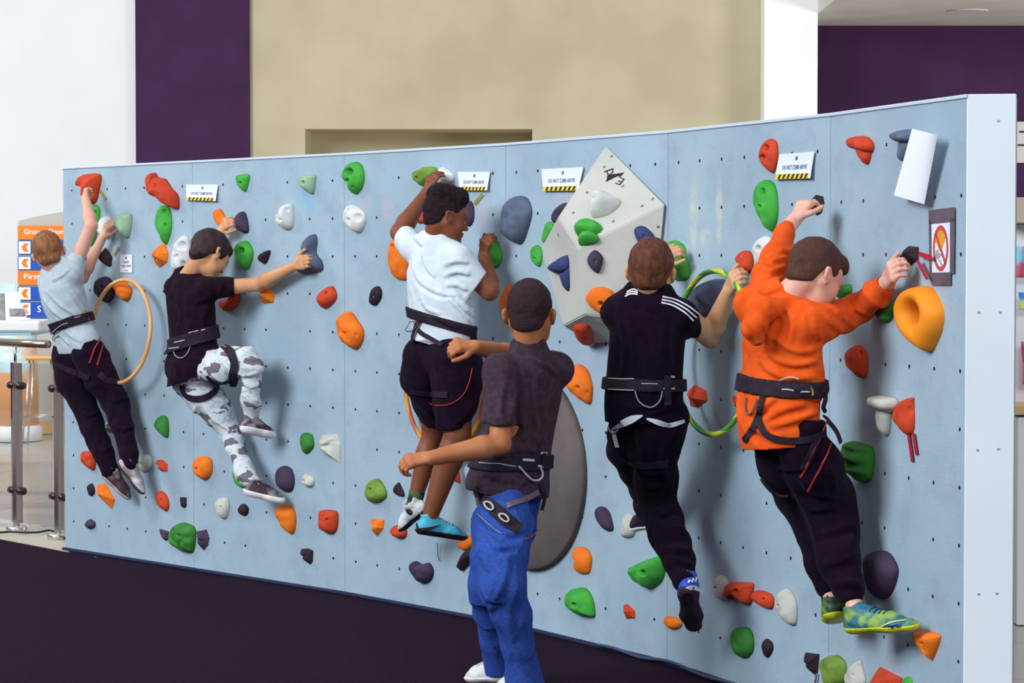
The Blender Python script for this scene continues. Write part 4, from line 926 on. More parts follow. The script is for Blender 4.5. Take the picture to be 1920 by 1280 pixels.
def hem(field, cuts):
    """cut sleeves off cleanly: (centre, direction the arm leaves, reach)"""
    def fn(P, d):
        for c, n, rho in cuts:
            q = P-np.asarray(c, f4); z = np.maximum(-(q@nrm(n).astype(f4)), np.sqrt((q*q).sum(1))-f4(rho)); d = np.maximum(d, -z)
        return d
    return F(fn, field)
def sdf_mesh(f, vox, pad=.02):
    lo = f.c-f.R-pad; hi = f.c+f.R+pad; B = 6; bs = vox*B
    # coarse pass
    nb = np.maximum(1, np.ceil((hi-lo)/bs).astype(int)); gx = [lo[i]+bs*(np.arange(nb[i])+.5) for i in range(3)]
    C = np.stack(np.meshgrid(*gx, indexing='ij'), -1).reshape(-1, 3).astype(f4)
    S = 4   # cull in super blocks
    ids = np.stack(np.meshgrid(*[np.arange(n) for n in nb], indexing='ij'), -1).reshape(-1, 3)
    sup = (ids//S); sk = sup[:, 0]*100000000+sup[:, 1]*10000+sup[:, 2]; order = np.argsort(sk, kind='stable'); dC = np.empty(len(C), f4)
    cuts = np.flatnonzero(np.diff(sk[order]))+1
    groups = np.split(order, cuts); gf = []
    for g in groups:
        c = C[g].mean(0); r = np.linalg.norm(C[g]-c, axis=1).max()+bs*.9; ff = f.cull(c.astype(float), float(r)); dC[g] = ff(C[g]); gf.append(ff)
    act = np.abs(dC) < bs*1.35
    # tight bounds of active blocks
    a_ids = ids[act]; b0 = a_ids.min(0); b1 = a_ids.max(0)+1; dim = (b1-b0)*B; org = lo+b0*bs+vox*.5
    D = np.full(dim, 1.0, f4)
    inb = np.all((ids >= b0) & (ids < b1), 1); neg = inb & (dC < 0)
    for bi in ids[neg & ~act]-b0: D[bi[0]*B:(bi[0]+1)*B, bi[1]*B:(bi[1]+1)*B, bi[2]*B:(bi[2]+1)*B] = -1
    loc = np.stack(np.meshgrid(*[np.arange(B)]*3, indexing='ij'), -1).reshape(-1, 3)
    for g, ff in zip(groups, gf):
        gg = g[act[g]]
        if len(gg) == 0: continue
        idx = ((ids[gg]-b0)*B)[:, None, :]+loc[None]; idx = idx.reshape(-1, 3); P = (org+idx*vox).astype(f4)
        D[idx[:, 0], idx[:, 1], idx[:, 2]] = ff(P)
    s = D < 0
    # surface nets
    s8 = [s[i:s.shape[0]-1+i, j:s.shape[1]-1+j, k:s.shape[2]-1+k] for i in (0, 1) for j in (0, 1) for k in (0, 1)]
    al = s8[0].copy(); an = s8[0].copy()
    for q in s8[1:]: al &= q; an |= q
    ci = np.argwhere(an & ~al); del al, an, s8
    offs = np.array([(i, j, k) for i in (0, 1) for j in (0, 1) for k in (0, 1)])
    vals = np.stack([D[ci[:, 0]+o[0], ci[:, 1]+o[1], ci[:, 2]+o[2]] for o in offs], 1)
    acc = np.zeros((len(ci), 3)); cnt = np.zeros(len(ci))
    for a in range(8):
        for b in range(a+1, 8):
            if np.abs(offs[a]-offs[b]).sum() != 1: continue
            va, vb = vals[:, a], vals[:, b]; m = (va < 0) != (vb < 0); t = np.where(m, va/(va-vb+1e-12), 0)
            acc += m[:, None]*(offs[a]+t[:, None]*(offs[b]-offs[a])); cnt += m
    verts = org+(ci+acc/cnt[:, None])*vox
    imap = np.full(tuple(np.array(D.shape)-1), -1, np.int32); imap[ci[:, 0], ci[:, 1], ci[:, 2]] = np.arange(len(ci))
    faces = []
    for ax in range(3):
        sl0 = [slice(None)]*3; sl1 = [slice(None)]*3; sl0[ax] = slice(0, -1); sl1[ax] = slice(1, None)
        a, b = s[tuple(sl0)], s[tuple(sl1)]; u, v = (ax+1) % 3, (ax+2) % 3
        e = np.argwhere(a != b); e = e[(e[:, u] > 0) & (e[:, v] > 0) & (e[:, u] < s.shape[u]-1) & (e[:, v] < s.shape[v]-1)]
        if len(e) == 0: continue
        ins = a[e[:, 0], e[:, 1], e[:, 2]]
        def g(du, dv):
            q = e.copy(); q[:, u] -= du; q[:, v] -= dv; return imap[q[:, 0], q[:, 1], q[:, 2]]
        quad = np.stack([g(0, 0), g(1, 0), g(1, 1), g(0, 1)], 1); quad[~ins] = quad[~ins][:, ::-1]; faces.append(quad)
    faces = np.concatenate(faces); faces = faces[(faces >= 0).all(1)]
    return verts, faces
def wav(P, seed, fr):
    """cheap smooth pseudo noise from warped sines"""
    x, y, z = P[:, 0]*fr, P[:, 1]*fr, P[:, 2]*fr
    a = np.sin(x*1.1+1.7*np.sin(y*.9+seed)+seed*2.1)+np.sin(y*1.3+1.5*np.sin(z*1.1+seed*1.3)+.5)+np.sin(z*.9+1.6*np.sin(x*.8-seed)+seed)
    return a/3
def folded(field, amp, fr, seed, axis=None, st=3.0):
    """drape: soft ridged folds running along an axis"""
    ax = nrm(axis if axis is not None else V(0, 0, 1)).astype(f4)
    def fn(P, d):
        al = P@ax; Q = P-np.outer(al*f4(1-1/st), ax)
        r = 1-np.abs(wav(Q, seed, fr))*f4(1.25); r = np.maximum(r, 0)**f4(2.5); r2 = np.maximum(1-np.abs(wav(Q*f4(2.1), seed+3.3, fr))*f4(1.3), 0)**f4(2.5); lo_ = wav(P, seed+7.7, fr*.55)
        return d-f4(amp)*(r*f4(1.6)+r2*f4(.4)+lo_*f4(.5)-f4(.75))
    return F(fn, field)
def raycast(f, px, py, Y0=None, back=1.0):
    """first hit of the view ray with a field (f culled near it)"""
    r = nrm(ray(px, py)); c = f.c; t0 = max(.5, (c-CAM)@r-f.R-.02); t = t0; p = CAM+r*t
    for _ in range(60):
        d = float(f(p[None].astype(f4))[0])
        if d < .0008: return p
        t += d*.8; p = CAM+r*t
        if t > t0+2*f.R+.1: return None
    return p
def grad(f, p, e=.004):
    q = np.array([p+V(*(e*(np.arange(3) == k))) for k in range(3)]+[p-V(*(e*(np.arange(3) == k))) for k in range(3)]).astype(f4); v = f(q)
    return nrm((v[:3]-v[3:]).astype(float))
def resample(pts, step):
    pts = [np.array(p, float) for p in pts]; out = []
    n = len(pts)
    for i in range(n-1):
        p0 = pts[max(i-1, 0)]; p1 = pts[i]; p2 = pts[i+1]; p3 = pts[min(i+2, n-1)]; k = max(1, int(np.linalg.norm(p2-p1)/step))
        for j in range(k):
            t = j/k; out.append(.5*((2*p1)+(-p0+p2)*t+(2*p0-5*p1+4*p2-p3)*t*t+(-p0+3*p1-3*p2+p3)*t**3))
    out.append(pts[-1]); return out
def ribbon(f, pts, width, name, m, parent, th=.003, lift=.001, step=4):
    """a band lying on a surface along a traced line; width in metres (number or list over the line)"""
    q = resample(pts, step); P_, Nn = [], []
    last = None
    for x, y in q:
        h = raycast(f, x, y)
        if h is None:
            if last is None: continue
            h = P3(x, y, last[1]); nn = Nn[-1]
        else: nn = grad(f, h)
        P_.append(h); Nn.append(nn); last = h
    if len(P_) < 2: return None
    P_ = np.array(P_); Nn = np.array(Nn); k = len(P_)
    for _ in range(2): Nn[1:-1] = (Nn[:-2]+Nn[1:-1]*2+Nn[2:]); Nn /= np.linalg.norm(Nn, axis=1)[:, None]
    ws = np.interp(np.linspace(0, 1, k), np.linspace(0, 1, len(width)), width) if hasattr(width, '__len__') else np.full(k, width)
    vs = []
    for i in range(k):
        tg = nrm(P_[min(i+1, k-1)]-P_[max(i-1, 0)]); sd = nrm(np.cross(tg, Nn[i])); c = P_[i]+Nn[i]*lift
        for a, b_ in ((-1, 0), (-1, 1), (1, 1), (1, 0)): vs.append(c+sd*ws[i]/2*a+Nn[i]*th*b_)
    fs = []
    for i in range(k-1):
        for a in range(4): b_ = (a+1) % 4; fs.append((i*4+a, i*4+b_, i*4+4+b_, i*4+4+a))
    fs += [(0, 1, 2, 3), (4*k-1, 4*k-2, 4*k-3, 4*k-4)]
    return mkobj(name, vs, fs, m, parent, False)
def cord_on(f, pts, r, name, m, parent, lift=.004, step=4, closed=False):
    q = resample(pts, step); P_ = []; last = None
    for x, y in q:
        h = raycast(f, x, y)
        if h is None:
            if last is None: continue
            h = P3(x, y, last[1])
        else: h = h+grad(f, h)*(r+lift)
        P_.append(h); last = h
    if len(P_) < 2: return None
    P_ = np.array(P_)
    for _ in range(3): P_[1:-1] = (P_[:-2]+2*P_[1:-1]+P_[2:])/4
    return MB().tube(list(P_), r, 8).build(name, m, parent, True)
VB, VC, VH = .0042, .0050, .0034
import os
if os.environ.get('PREVIEW_VOX'): VB, VC, VH = .007, .008, .005
# ================================================================== people
def rotv(v, ax, a):
    ax = nrm(ax); return v*math.cos(a)+np.cross(ax, v)*math.sin(a)+ax*(ax@v)*(1-math.cos(a))
class Fig:
    def __init__(s, name, pel, d, lat, scl, Y0=None, mind=.07):
        s.Y0 = W(*pel, d)[1] if Y0 is None else Y0; s.k = scl; s.mind = mind; s.name = name
        a = math.radians(lat); s.lat = V(math.cos(a), math.sin(a), 0); s.fac = V(-math.sin(a), math.cos(a), 0)
        s.pel = P3(*pel, s.Y0); s.sil = math.sqrt(math.cos(a)**2+(.62*math.sin(a))**2)
    def clampw(s, p, mind):
        if mind and wdist(p) < mind:
            x, y = proj(p); q = W(x, y, mind); return q
        return p
    def J(s, px, py, dy=0.0, mind=None): return s.clampw(P3(px, py, s.Y0+dy), s.mind if mind is None else mind)
    def T(s, par, px, py, L, sgn, mind=None):
        q = P3(px, py, par[1]); dd = np.linalg.norm(q-par); L = L*s.k
        if dd < L: q = P3(px, py, par[1]+sgn*math.sqrt(L*L-dd*dd))
        return s.clampw(q, s.mind if mind is None else mind)
    def px(s, hw, p): return hw*p[1]/FPX
    def chain(s, joints, secs, flat=None, q=1.0, k=.02, sil=1.0):
        """sections (px,py,halfwidth px) along a polyline of 3D joints -> union of caps"""
        jp = np.array([proj(j) for j in joints]); out = []
        for (x, y, hw) in secs:
            best = None
            for i in range(len(joints)-1):
                e = jp[i+1]-jp[i]; t = np.clip(((np.array([x, y])-jp[i])@e)/max(1e-6, e@e), 0, 1); dd = np.linalg.norm(jp[i]+e*t-[x, y])
                if best is None or dd < best[0]: best = (dd, joints[i][1]+(joints[i+1][1]-joints[i][1])*t)
            p = P3(x, y, best[1]); out.append((p, s.px(hw, p)/sil))
        return [Cap(a[0], b[0], a[1], b[1], flat, q) for a, b in zip(out[:-1], out[1:])], out
def hand(wr, hdir, pn, side, k, curl=(.6, .9, .7), spread=.03, thumb=(.7, .5), fist=False):
    """palm, four fingers and a thumb; returns field"""
    h = nrm(hdir); pn = nrm(pn-h*(pn@h)); th = np.cross(h, pn)*side
    pal = []; fg = []
    kn = []
    for j, (l, r) in enumerate(((.062, .0092), (.068, .0094), (.064, .0090), (.051, .0082))):
        o = 1.5-j; base = wr+h*(.078-.004*abs(o-.3))*k+th*o*.0180*k
        pal.append(Cap(wr+h*.012*k+th*o*.010*k, base, .0125*k, .0115*k)); kn.append(base)
        dr = nrm(h+th*o*spread*.5); p = base; a = 0; rr = r*k
        for i, fr in enumerate((.46, .30, .24)):
            a += curl[i]; dd = rotv(dr, np.cross(dr, pn), a); q = p+dd*l*fr*k*1.12; fg.append(Cap(p, q, rr, rr*.92)); p = q; rr *= .93
    b0 = wr+h*.018*k+th*.020*k; d1 = nrm(h*.75+th*thumb[0]+pn*thumb[1]*.6); b1 = b0+d1*.040*k; d2 = nrm(h+th*thumb[0]*.35+pn*thumb[1]); b2 = b1+d2*.030*k; b3 = b2+nrm(d2*.9+h*.3)*.022*k
    palm = U(pal+[Cap(kn[0], kn[3], .0115*k, .0105*k), Cap(b0, wr+h*.05*k+th*.016*k, .014*k, .011*k)], .012*k)
    thm = [Cap(b0, b1, .0125*k, .0105*k), Cap(b1, b2, .0102*k, .0092*k), Cap(b2, b3, .0092*k, .0078*k)]
    return U([palm]+[U(fg+thm, .0022)], .006)
class Head:
    def __init__(s, c, yaw, pitch, roll, k):
        y, p, r = map(math.radians, (yaw, pitch, roll))
        f = V(math.cos(y)*math.cos(p), math.sin(y)*math.cos(p), math.sin(p)); rt = nrm(np.cross(f, V(0, 0, 1))); up = np.cross(rt, f)
        rt2 = rt*math.cos(r)+up*math.sin(r); up2 = -rt*math.sin(r)+up*math.cos(r)
        s.R = np.array([rt2, f, up2]); s.k = k; s.o = c-up2*.03*k
    def w(s, x, y, z): return s.o+(s.R.T@(np.array([x, y, z])*s.k))
    def E(s, c, r, rot=None): return Ell(s.w(*c), np.array(r)*s.k, s.R if rot is None else rot@s.R)
    def C(s, a, b, ra, rb): return Cap(s.w(*a), s.w(*b), ra*s.k, rb*s.k)
    def field(s, neck, nr=.047):
        k = s.k
        base = U([s.E((0, -.012, .032), (.074, .092, .086)), s.E((0, .026, -.030), (.055, .060, .076)), s.E((0, .045, .02), (.060, .050, .055)),
                  s.C((-.030, .035, -.062), (0, .066, -.088), .026, .021), s.C((.030, .035, -.062), (0, .066, -.088), .026, .021),
                  s.C((-.052, .0, -.03), (-.030, .035, -.062), .020, .024), s.C((.052, .0, -.03), (.030, .035, -.062), .020, .024),
                  s.E((-.036, .058, -.030), (.024, .026, .026)), s.E((.036, .058, -.030), (.024, .026, .026))], .022*k)
        base = U([base, s.C((-.030, .084, .016), (.030, .084, .016), .010, .010)], .02*k)
        sock = U([s.E((-.031, .096, -.004), (.017, .014, .012)), s.E((.031, .096, -.004), (.017, .014, .012))], 0)
        base = Diff(base, sock, .012*k)
        face = U([base, U([s.C((0, .086, .004), (0, .104, -.026), .0075, .0105), s.E((-.010, .096, -.030), (.008, .009, .007)), s.E((.010, .096, -.030), (.008, .009, .007))], .006*k)], .010*k)
        lips = U([s.E((0, .089, -.0535), (.021, .0085, .0052)), s.E((0, .088, -.063), (.018, .009, .0062)), s.E((-.031, .0855, -.004), (.0150, .0080, .0035)), s.E((.031, .0855, -.004), (.0150, .0080, .0035))], .001*k)
        face = U([face, lips], .004*k)
        face = Diff(face, s.C((-.020, .0965, -.0582), (.020, .0965, -.0582), .0016, .0016), .003*k)
        ears = []
        for sd in (-1, 1):
            ca, sa = math.cos(.55*sd), math.sin(.55*sd); rt = np.array([[ca, sa, 0], [-sa, ca, 0], [0, 0, 1]])
            ear = U([s.E((sd*.081, -.008, -.004), (.0092, .0185, .023), rt), s.E((sd*.078, .004, -.020), (.0070, .012, .014), rt), s.E((sd*.082, -.012, .008), (.0088, .017, .0135), rt)], .008*k)
            ear = Diff(ear, s.E((sd*.0890, -.004, .001), (.0060, .0105, .0145), rt), .005*k); ears.append(ear)
        nk = U([Cap(s.w(0, -.028, -.035), neck, nr*k, nr*1.06*k)], 0)
        return U([U([face, nk], .014*k)]+ears, .006*k)
    def hair(s, th=(.008, .010, .010), line=None, seed=1, amp=.002, fr=90, extra=None, shell=.004):
        k = s.k; prims = [s.E((0, -.014, .034), (.074+th[0], .092+th[1], .086+th[2])), s.E((0, -.042, -.026), (.056+th[0], .050+th[1]*.8, .052))]
        if extra: prims += extra(s)
        base = U(prims, .012*k)
        ys, zs = line or ([-.12, -.07, -.035, -.020, .012, .030, .050, .075, .11], [-.060, -.066, -.056, .008, .012, -.012, .045, .062, .07])
        R = s.R.astype(f4); o = s.o.astype(f4)
        def fn(P, d):
            q = ((P-o)@R.T)/f4(k); zl = np.interp(q[:, 1], ys, zs).astype(f4)
            d = d-f4(amp)*wav(P, seed, fr)-f4(amp*.6)*wav(P, seed+5, fr*2.3)
            e = (zl-q[:, 2])*f4(.7*k)
            h = np.maximum(.012-np.abs(d-e), 0)/.012
            return (np.maximum(d, e)+h*h*f4(.003)).astype(f4)
        return F(fn, base)
    def eyes(s, parent, iris='3a2418'):
        for sd in (-1, 1):
            c = s.w(sd*.031, .0785, -.004); r = .0110*s.k; f = s.R[1]
            e = MB().lathe(c, [(r*math.sin(a)+1e-5, -r*math.cos(a)) for a in np.linspace(0, math.pi, 13)], f, 20).build('eye', mat('eye_white', 'e6e2de', .2), parent, True)
            MB().lathe(c+f*r*.86, [(r*.52, 0), (r*.45, r*.12), (r*.01, r*.17)], f, 16).build('iris', mat('iris_'+iris, iris, .15), e, True)
            MB().tube([s.w(sd*(.014+.034*t), .0935-.012*t*t, .013+.006*math.sin(t*2.6)) for t in np.linspace(0, 1, 6)], [.0018*s.k, .0028*s.k, .0028*s.k, .0026*s.k, .002*s.k, .001*s.k], 6).build('eyebrow', mat('brow_dark', '2a1a16', .9), parent, True)
def build_field(name, f, vox, m, parent):
    v, fa = sdf_mesh(f, vox); return mkobj(name, v, fa, m, parent, True)
def shoe(fg, name, ank, toe, upv, mats, parent, k=1.0, swoosh=None, collar=.036, soleh=.018):
    """upper + sole on a foot frame; toe = tip of the shoe"""
    up = nrm(upv)
    for _ in range(3):
        z0 = ank-up*.062*k; fdir = nrm(toe-z0); up = nrm(upv-fdir*(upv@fdir))     # sole plane under the ankle
    sd = np.cross(fdir, up); Lf = (toe-z0)@fdir
    at_ = lambda x, y, z: z0+fdir*x+sd*y+up*z
    hl = -.045*k
    foot = U([Cap(at_(hl+.022*k, 0, .028*k), at_(.03*k, 0, .034*k), .031*k, .034*k), Cap(at_(.03*k, 0, .032*k), at_(Lf*.62, .0, .024*k), .036*k, .036*k, up, .8),
              Cap(at_(Lf*.62, 0, .022*k), at_(Lf-.03*k, .003*k, .016*k), .037*k, .027*k, up, .66), Cap(at_(.0, 0, .035*k), at_(-.004*k, 0, .080*k), .034*k, collar*k),
              Cap(at_(.02*k, 0, .062*k), at_(Lf*.55, 0, .040*k), .026*k, .020*k)], .020*k)
    mouth = Cap(at_(-.004*k, 0, .066*k), at_(-.006*k, 0, .12*k), (collar-.007)*k, (collar+.002)*k)
    upper = Diff(halfspace(foot, [(at_(0, 0, .010*k), -up)]), mouth, .004)
    upper = folded(upper, .0016, 60, 2.0, fdir, 2)
    sho = build_field(name, upper, VH*1.1, mats[0], parent)
    sole = halfspace(F(lambda P, d: d-f4(.0035), foot), [(at_(0, 0, soleh*k), up), (at_(0, 0, -.004*k), -up)])
    so = build_field('sole', sole, VH*1.1, mats[1], sho)
    # laces
    if mats[2]:
        for i in range(4):
            x = Lf*(.30+.075*i); pts = [at_(x+.004*k*t, y*.022*k, .2*k) for t, y in ((0, -1), (1, -.5), (1, 0), (1, .5), (0, 1))]; P_ = []
            for p in pts:
                q = p.copy()
                for _ in range(30):
                    d = float(upper(q[None].astype(f4))[0]); q = q-up*d*.8
                    if d < .001: break
                P_.append(q+up*.001)
            MB().tube(P_, .0022*k, 6).build('lace', mats[2], sho, True)
    return sho, upper, at_, Lf
def belt(field, c, ax, hh, off, th, name, m, parent, box=None):
    """a band of webbing hugging a surface, between two parallel planes"""
    ax = nrm(ax); cf = c.astype(f4)
    def fn(P, d):
        s_ = np.abs(d-f4(off))-f4(th); z = np.abs((P-cf)@ax.astype(f4))-f4(hh); return np.maximum(s_, z)
    f = F(fn, field)
    if box: f = halfspace(f, box)
    r = F(lambda P, d: np.maximum(d, np.sqrt(((P-cf)**2).sum(1))-f4(.26)), f); r.c = c; r.R = .27
    return build_field(name, r, VC*.9, m, parent), r
def skin(n, c, c2): return mat('skin_'+n, c, .5, c2, 12, bump=.15, bscale=300, spec=.35, sss=.08, thr=(.25, .75))
def fabric(n, c, c2, ns=40, **k): return mat('fabric_'+n, c, .9, c2, ns, bump=.5, bscale=700, spec=.06, sheen=.03, **k)
m_web = mat('webbing_black', '180c1c', .7, '231428', 60, bump=.4, bscale=500); m_webedge = mat('webbing_edge', 'b9b2b4', .6); m_webred = mat('webbing_red', 'b0302a', .6); m_gear = mat('gear_loop_grey', '9a8f8f', .5)
# ================================================================== the six boys
Z = V(0, 0, 1)
DBG = []
def person(label, base, cat='person', group=None):
    r = empty('person', base); tag(r, label, cat); return r
def torso_skin(fg, pel, neck, cu, SL, SR, HL, HR):
    k = fg.k; return U([Cap(HL, HR, .040*k, None, fg.fac, .85), Cap(pel, (pel+cu)/2, .068*k, .074*k, fg.fac, .8), Cap((pel+cu)/2, cu, .072*k, .080*k, fg.fac, .75),
                        Cap(SL, SR, .034*k, None), Cap(cu, neck, .05*k, .042*k)], .03*k)
def arm_skin(S, E, Wr, r=(.040, .034, .031, .0215)):
    m = Wr*.25+E*.75
    return U([Cap(S, E, r[0], r[1]), Cap(E, m, r[1]*.95, r[2]*1.12), Cap(m, Wr, r[2]*1.12, r[3])], .012)
def leg_skin(Hp, K, A, r=(.066, .047, .047, .030)):
    m = K*.7+A*.3
    return U([Cap(Hp, K, r[0], r[1]), Cap(K, m, r[1]*.95, r[2]), Cap(m, A, r[2], r[3])], .015)
def foot_skin(A, toe, k=1):
    m_ = A+V(0, 0, -.030); return U([Cap(A, m_, .026, .022), Cap(m_, m_+(toe+V(0, 0, .02)-m_)*.55, .020, .013)])
def under(ch, A=None, m=.021):
    it = [Cap(c.a, c.b, max(.012, c.ra-m), max(.012, c.rb-m)) for c in ch]
    if A is not None: it.append(Cap(ch[-1].b, A, .029, .027))
    return U(it, .01)
def dbg(n, **j): DBG.append((n, {a: round(float(wdist(b)), 2) for a, b in j.items()}))
def seglen(n, *p): DBG.append((n, [round(float(np.linalg.norm(a-b)), 2) for a, b in zip(p[:-1], p[1:])]))
def web(f, pts, px, par, m=None, name='harness_strap', th=.003, **k): return ribbon(f, pts, px, name, m or m_web, par, th, **k)

# ---------------------------------------------------------------- far left boy, grey tee
def boy_far_left():
    fg = Fig('a', (142, 650), .24, -47, 1.0)
    pel = fg.pel; neck = fg.J(104, 510, -.03); cu = fg.J(113, 530, -.02)
    SL = cu-fg.lat*.115+Z*.0; SR = cu+fg.lat*.115+Z*.055
    ER = fg.T(SR, 171, 424, .23, 1); WR = fg.T(ER, 160, 371, .20, 1); hR = W(158, 340, .06)
    EL = fg.T(SL, 154, 520, .22, 1); WL = fg.T(EL, 193, 444, .22, 1); hL = W(212, 404, .05)
    HL = pel-fg.lat*.08; HR = pel+fg.lat*.08
    KL = fg.T(HL, 168, 775, .36, 1, .12); AL = fg.T(KL, 213, 885, .34, 1, .13); TL = fg.T(AL, 243, 938, .17, 1, .05)
    KR = fg.T(HR, 219, 748, .36, 1, .12); AR = fg.T(KR, 245, 868, .35, 1, .16); TR = fg.T(AR, 268, 928, .17, 1, .05)
    dbg('a', neck=neck, SL=SL, SR=SR, ER=ER, WR=WR, EL=EL, WL=WL, KL=KL, AL=AL, TL=TL, KR=KR, AR=AR, TR=TR)
    seglen('a arm', SR, ER, WR, hR); seglen('a armL', SL, EL, WL, hL); seglen('a leg', HR, KR, AR, TR); seglen('aL', HL, KL, AL, TL)
    root = person('red haired boy in a pale grey tee and black trousers, farthest left on the wall', (pel[0], pel[1], 0))
    n_ = PAN[0][2]; hd = Head(P3(89, 465, neck[1]-.02), 96, -4, 16, .97)
    pn = -n_
    handR = hand(WR, nrm(hR-WR), pn, 1, .88, (.25, .9, .9)); handL = hand(WL, nrm(hL-WL), nrm(pn+V(.3, 0, 0)), -1, .88, (.4, .7, .6), .08)
    lL, _ = fg.chain([HL, KL, AL], [(130, 668, 34), (138, 710, 31), (154, 750, 25), (172, 800, 22), (194, 850, 19), (206, 884, 16)])
    lR, _ = fg.chain([HR, KR, AR], [(166, 662, 34), (188, 705, 31), (213, 750, 26), (231, 800, 21), (243, 850, 16), (246, 868, 14)])
    body = U([torso_skin(fg, pel, neck, cu, SL, SR, HL, HR), arm_skin(SR, ER, WR), arm_skin(SL, EL, WL), under(lL, AL), under(lR, AR), foot_skin(AL, TL), foot_skin(AR, TR), hd.field(neck), U([handR]), U([handL])], .012)
    build_field('body', body, VB, skin('pale', 'e0ab92', 'd9a088'), root)
    hd.eyes(root); build_field('hair', hd.hair((.007, .007, .008), seed=3, amp=.0016), VH, mat('hair_ginger', '80502f', .8, 'a3724a', 80, bump=.8, bscale=500, stretch=(1, 1, .3)), root)
    t, _ = fg.chain([pel, neck], [(106, 505, 26), (110, 533, 40), (118, 562, 41), (130, 595, 36), (138, 622, 36), (146, 648, 38)], fg.fac, .62, sil=fg.sil)
    sl = [Cap(SR-Z*.01, SR*.60+ER*.40, .056, .047), Cap(SL, SL*.55+EL*.45, .052, .044), Cap(SL, SR, .048)]
    shirt = U(t+sl+[Cap(HL+Z*.03, HR+Z*.03, .092, None, fg.fac, .8)], .03)
    shirt = Diff(shirt, U([Cap(SR*.66+ER*.34, SR*.3+ER*.7, .037, .037), Cap(neck+Z*.02, neck+Z*.12, .040, .06)]), .006)
    sf = folded(shirt, .007, 13, 1.3, V(.55, .2, -.8), 3)
    sf = creased(sf, [[(88, 548), (112, 572), (140, 590)], [(80, 560), (100, 585), (124, 600)], [(120, 530), (142, 556), (160, 580)], [(132, 500), (118, 515), (100, 525)], [(125, 625), (150, 640)], [(112, 628), (128, 645)]], .007, .010)
    sf = hem(sf, [(SR*.60+ER*.40, ER-SR, .085), (SL*.5+EL*.5, EL-SL, .07)])
    sf = halfspace(sf, [(P3(150, 662, pel[1]), V(.05, 0, -1))])
    sm_ = fabric('pale_grey', 'b4c2ca', 'c3cfd5', 30); build_field('tee_shirt', sf, VC, sm_, root)
    tr = U([U(lL, .02), U(lR, .02), Cap(HL, HR, .085, None, fg.fac, .8)], .02)
    tf = folded(tr, .007, 18, 4.0, None, 2); tf = creased(tf, [[(130, 700), (150, 712), (175, 705)], [(150, 770), (165, 780), (185, 772)], [(195, 740), (215, 752), (236, 745)], [(215, 800), (232, 806), (248, 800)], [(180, 840), (195, 846), (210, 838)]], 0.009, 0.01); tm = fabric('black_jersey', '190b1c', '201124', 30); build_field('trousers', tf, VC, tm, root)
    both = U([sf, tf]); both.c = pel; both.R = .5
    ms = (mat('shoe_greywhite', 'd6cfcc', .6, '8f8485', 14, thr=(.45, .6)), mat('sole_dark', '4a3c44', .7), None)
    shoe(fg, 'trainer', AR, TR, nrm(V(.85, -.25, .5)), ms, root, .92)
    shoe(fg, 'trainer', AL, TL, nrm(V(.7, -.2, .65)), (mat('shoe_dark', '4a3038', .6, '8d7f80', 16, thr=(.5, .62)), mat('sole_pale', 'b9aeae', .6), None), root, .92)
    wb, _ = belt(sf, P3(137, 603, pel[1]), nrm(V(-.30, 0, 1)), .024, .006, .005, 'harness_belt', m_web, root)
    web(both, [(97, 626), (107, 612), (122, 602), (140, 596)], .030, root, name='harness_pad', lift=.008)
    web(both, [(155, 583), (160, 592), (163, 602)], .014, root, mat('webbing_orange', 'c8702c', .6), name='belt_buckle', lift=.012)
    for p in ([(102, 622), (115, 610), (128, 604)], [(138, 596), (150, 591)]): web(both, p, .0035, root, m_webedge, 'webbing_stitching', .001, lift=.016)
    cord_on(both, [(110, 628), (100, 640), (98, 632), (112, 620)], .003, 'gear_loop', m_gear, root)
    web(both, [(104, 682), (125, 692), (150, 702), (168, 708)], .030, root, name='leg_loop', lift=.002); web(both, [(186, 700), (200, 712), (222, 716)], .030, root, name='leg_loop')
    for p in ([(190, 622), (184, 640), (176, 655), (168, 680)], [(194, 640), (188, 662), (182, 684)]): web(both, p, .008, root, m_webred, 'webbing_stitching', .001, lift=.004)
    web(both, [(186, 618), (193, 632), (197, 650)], .022, root, name='harness_strap', lift=.003)
    return root
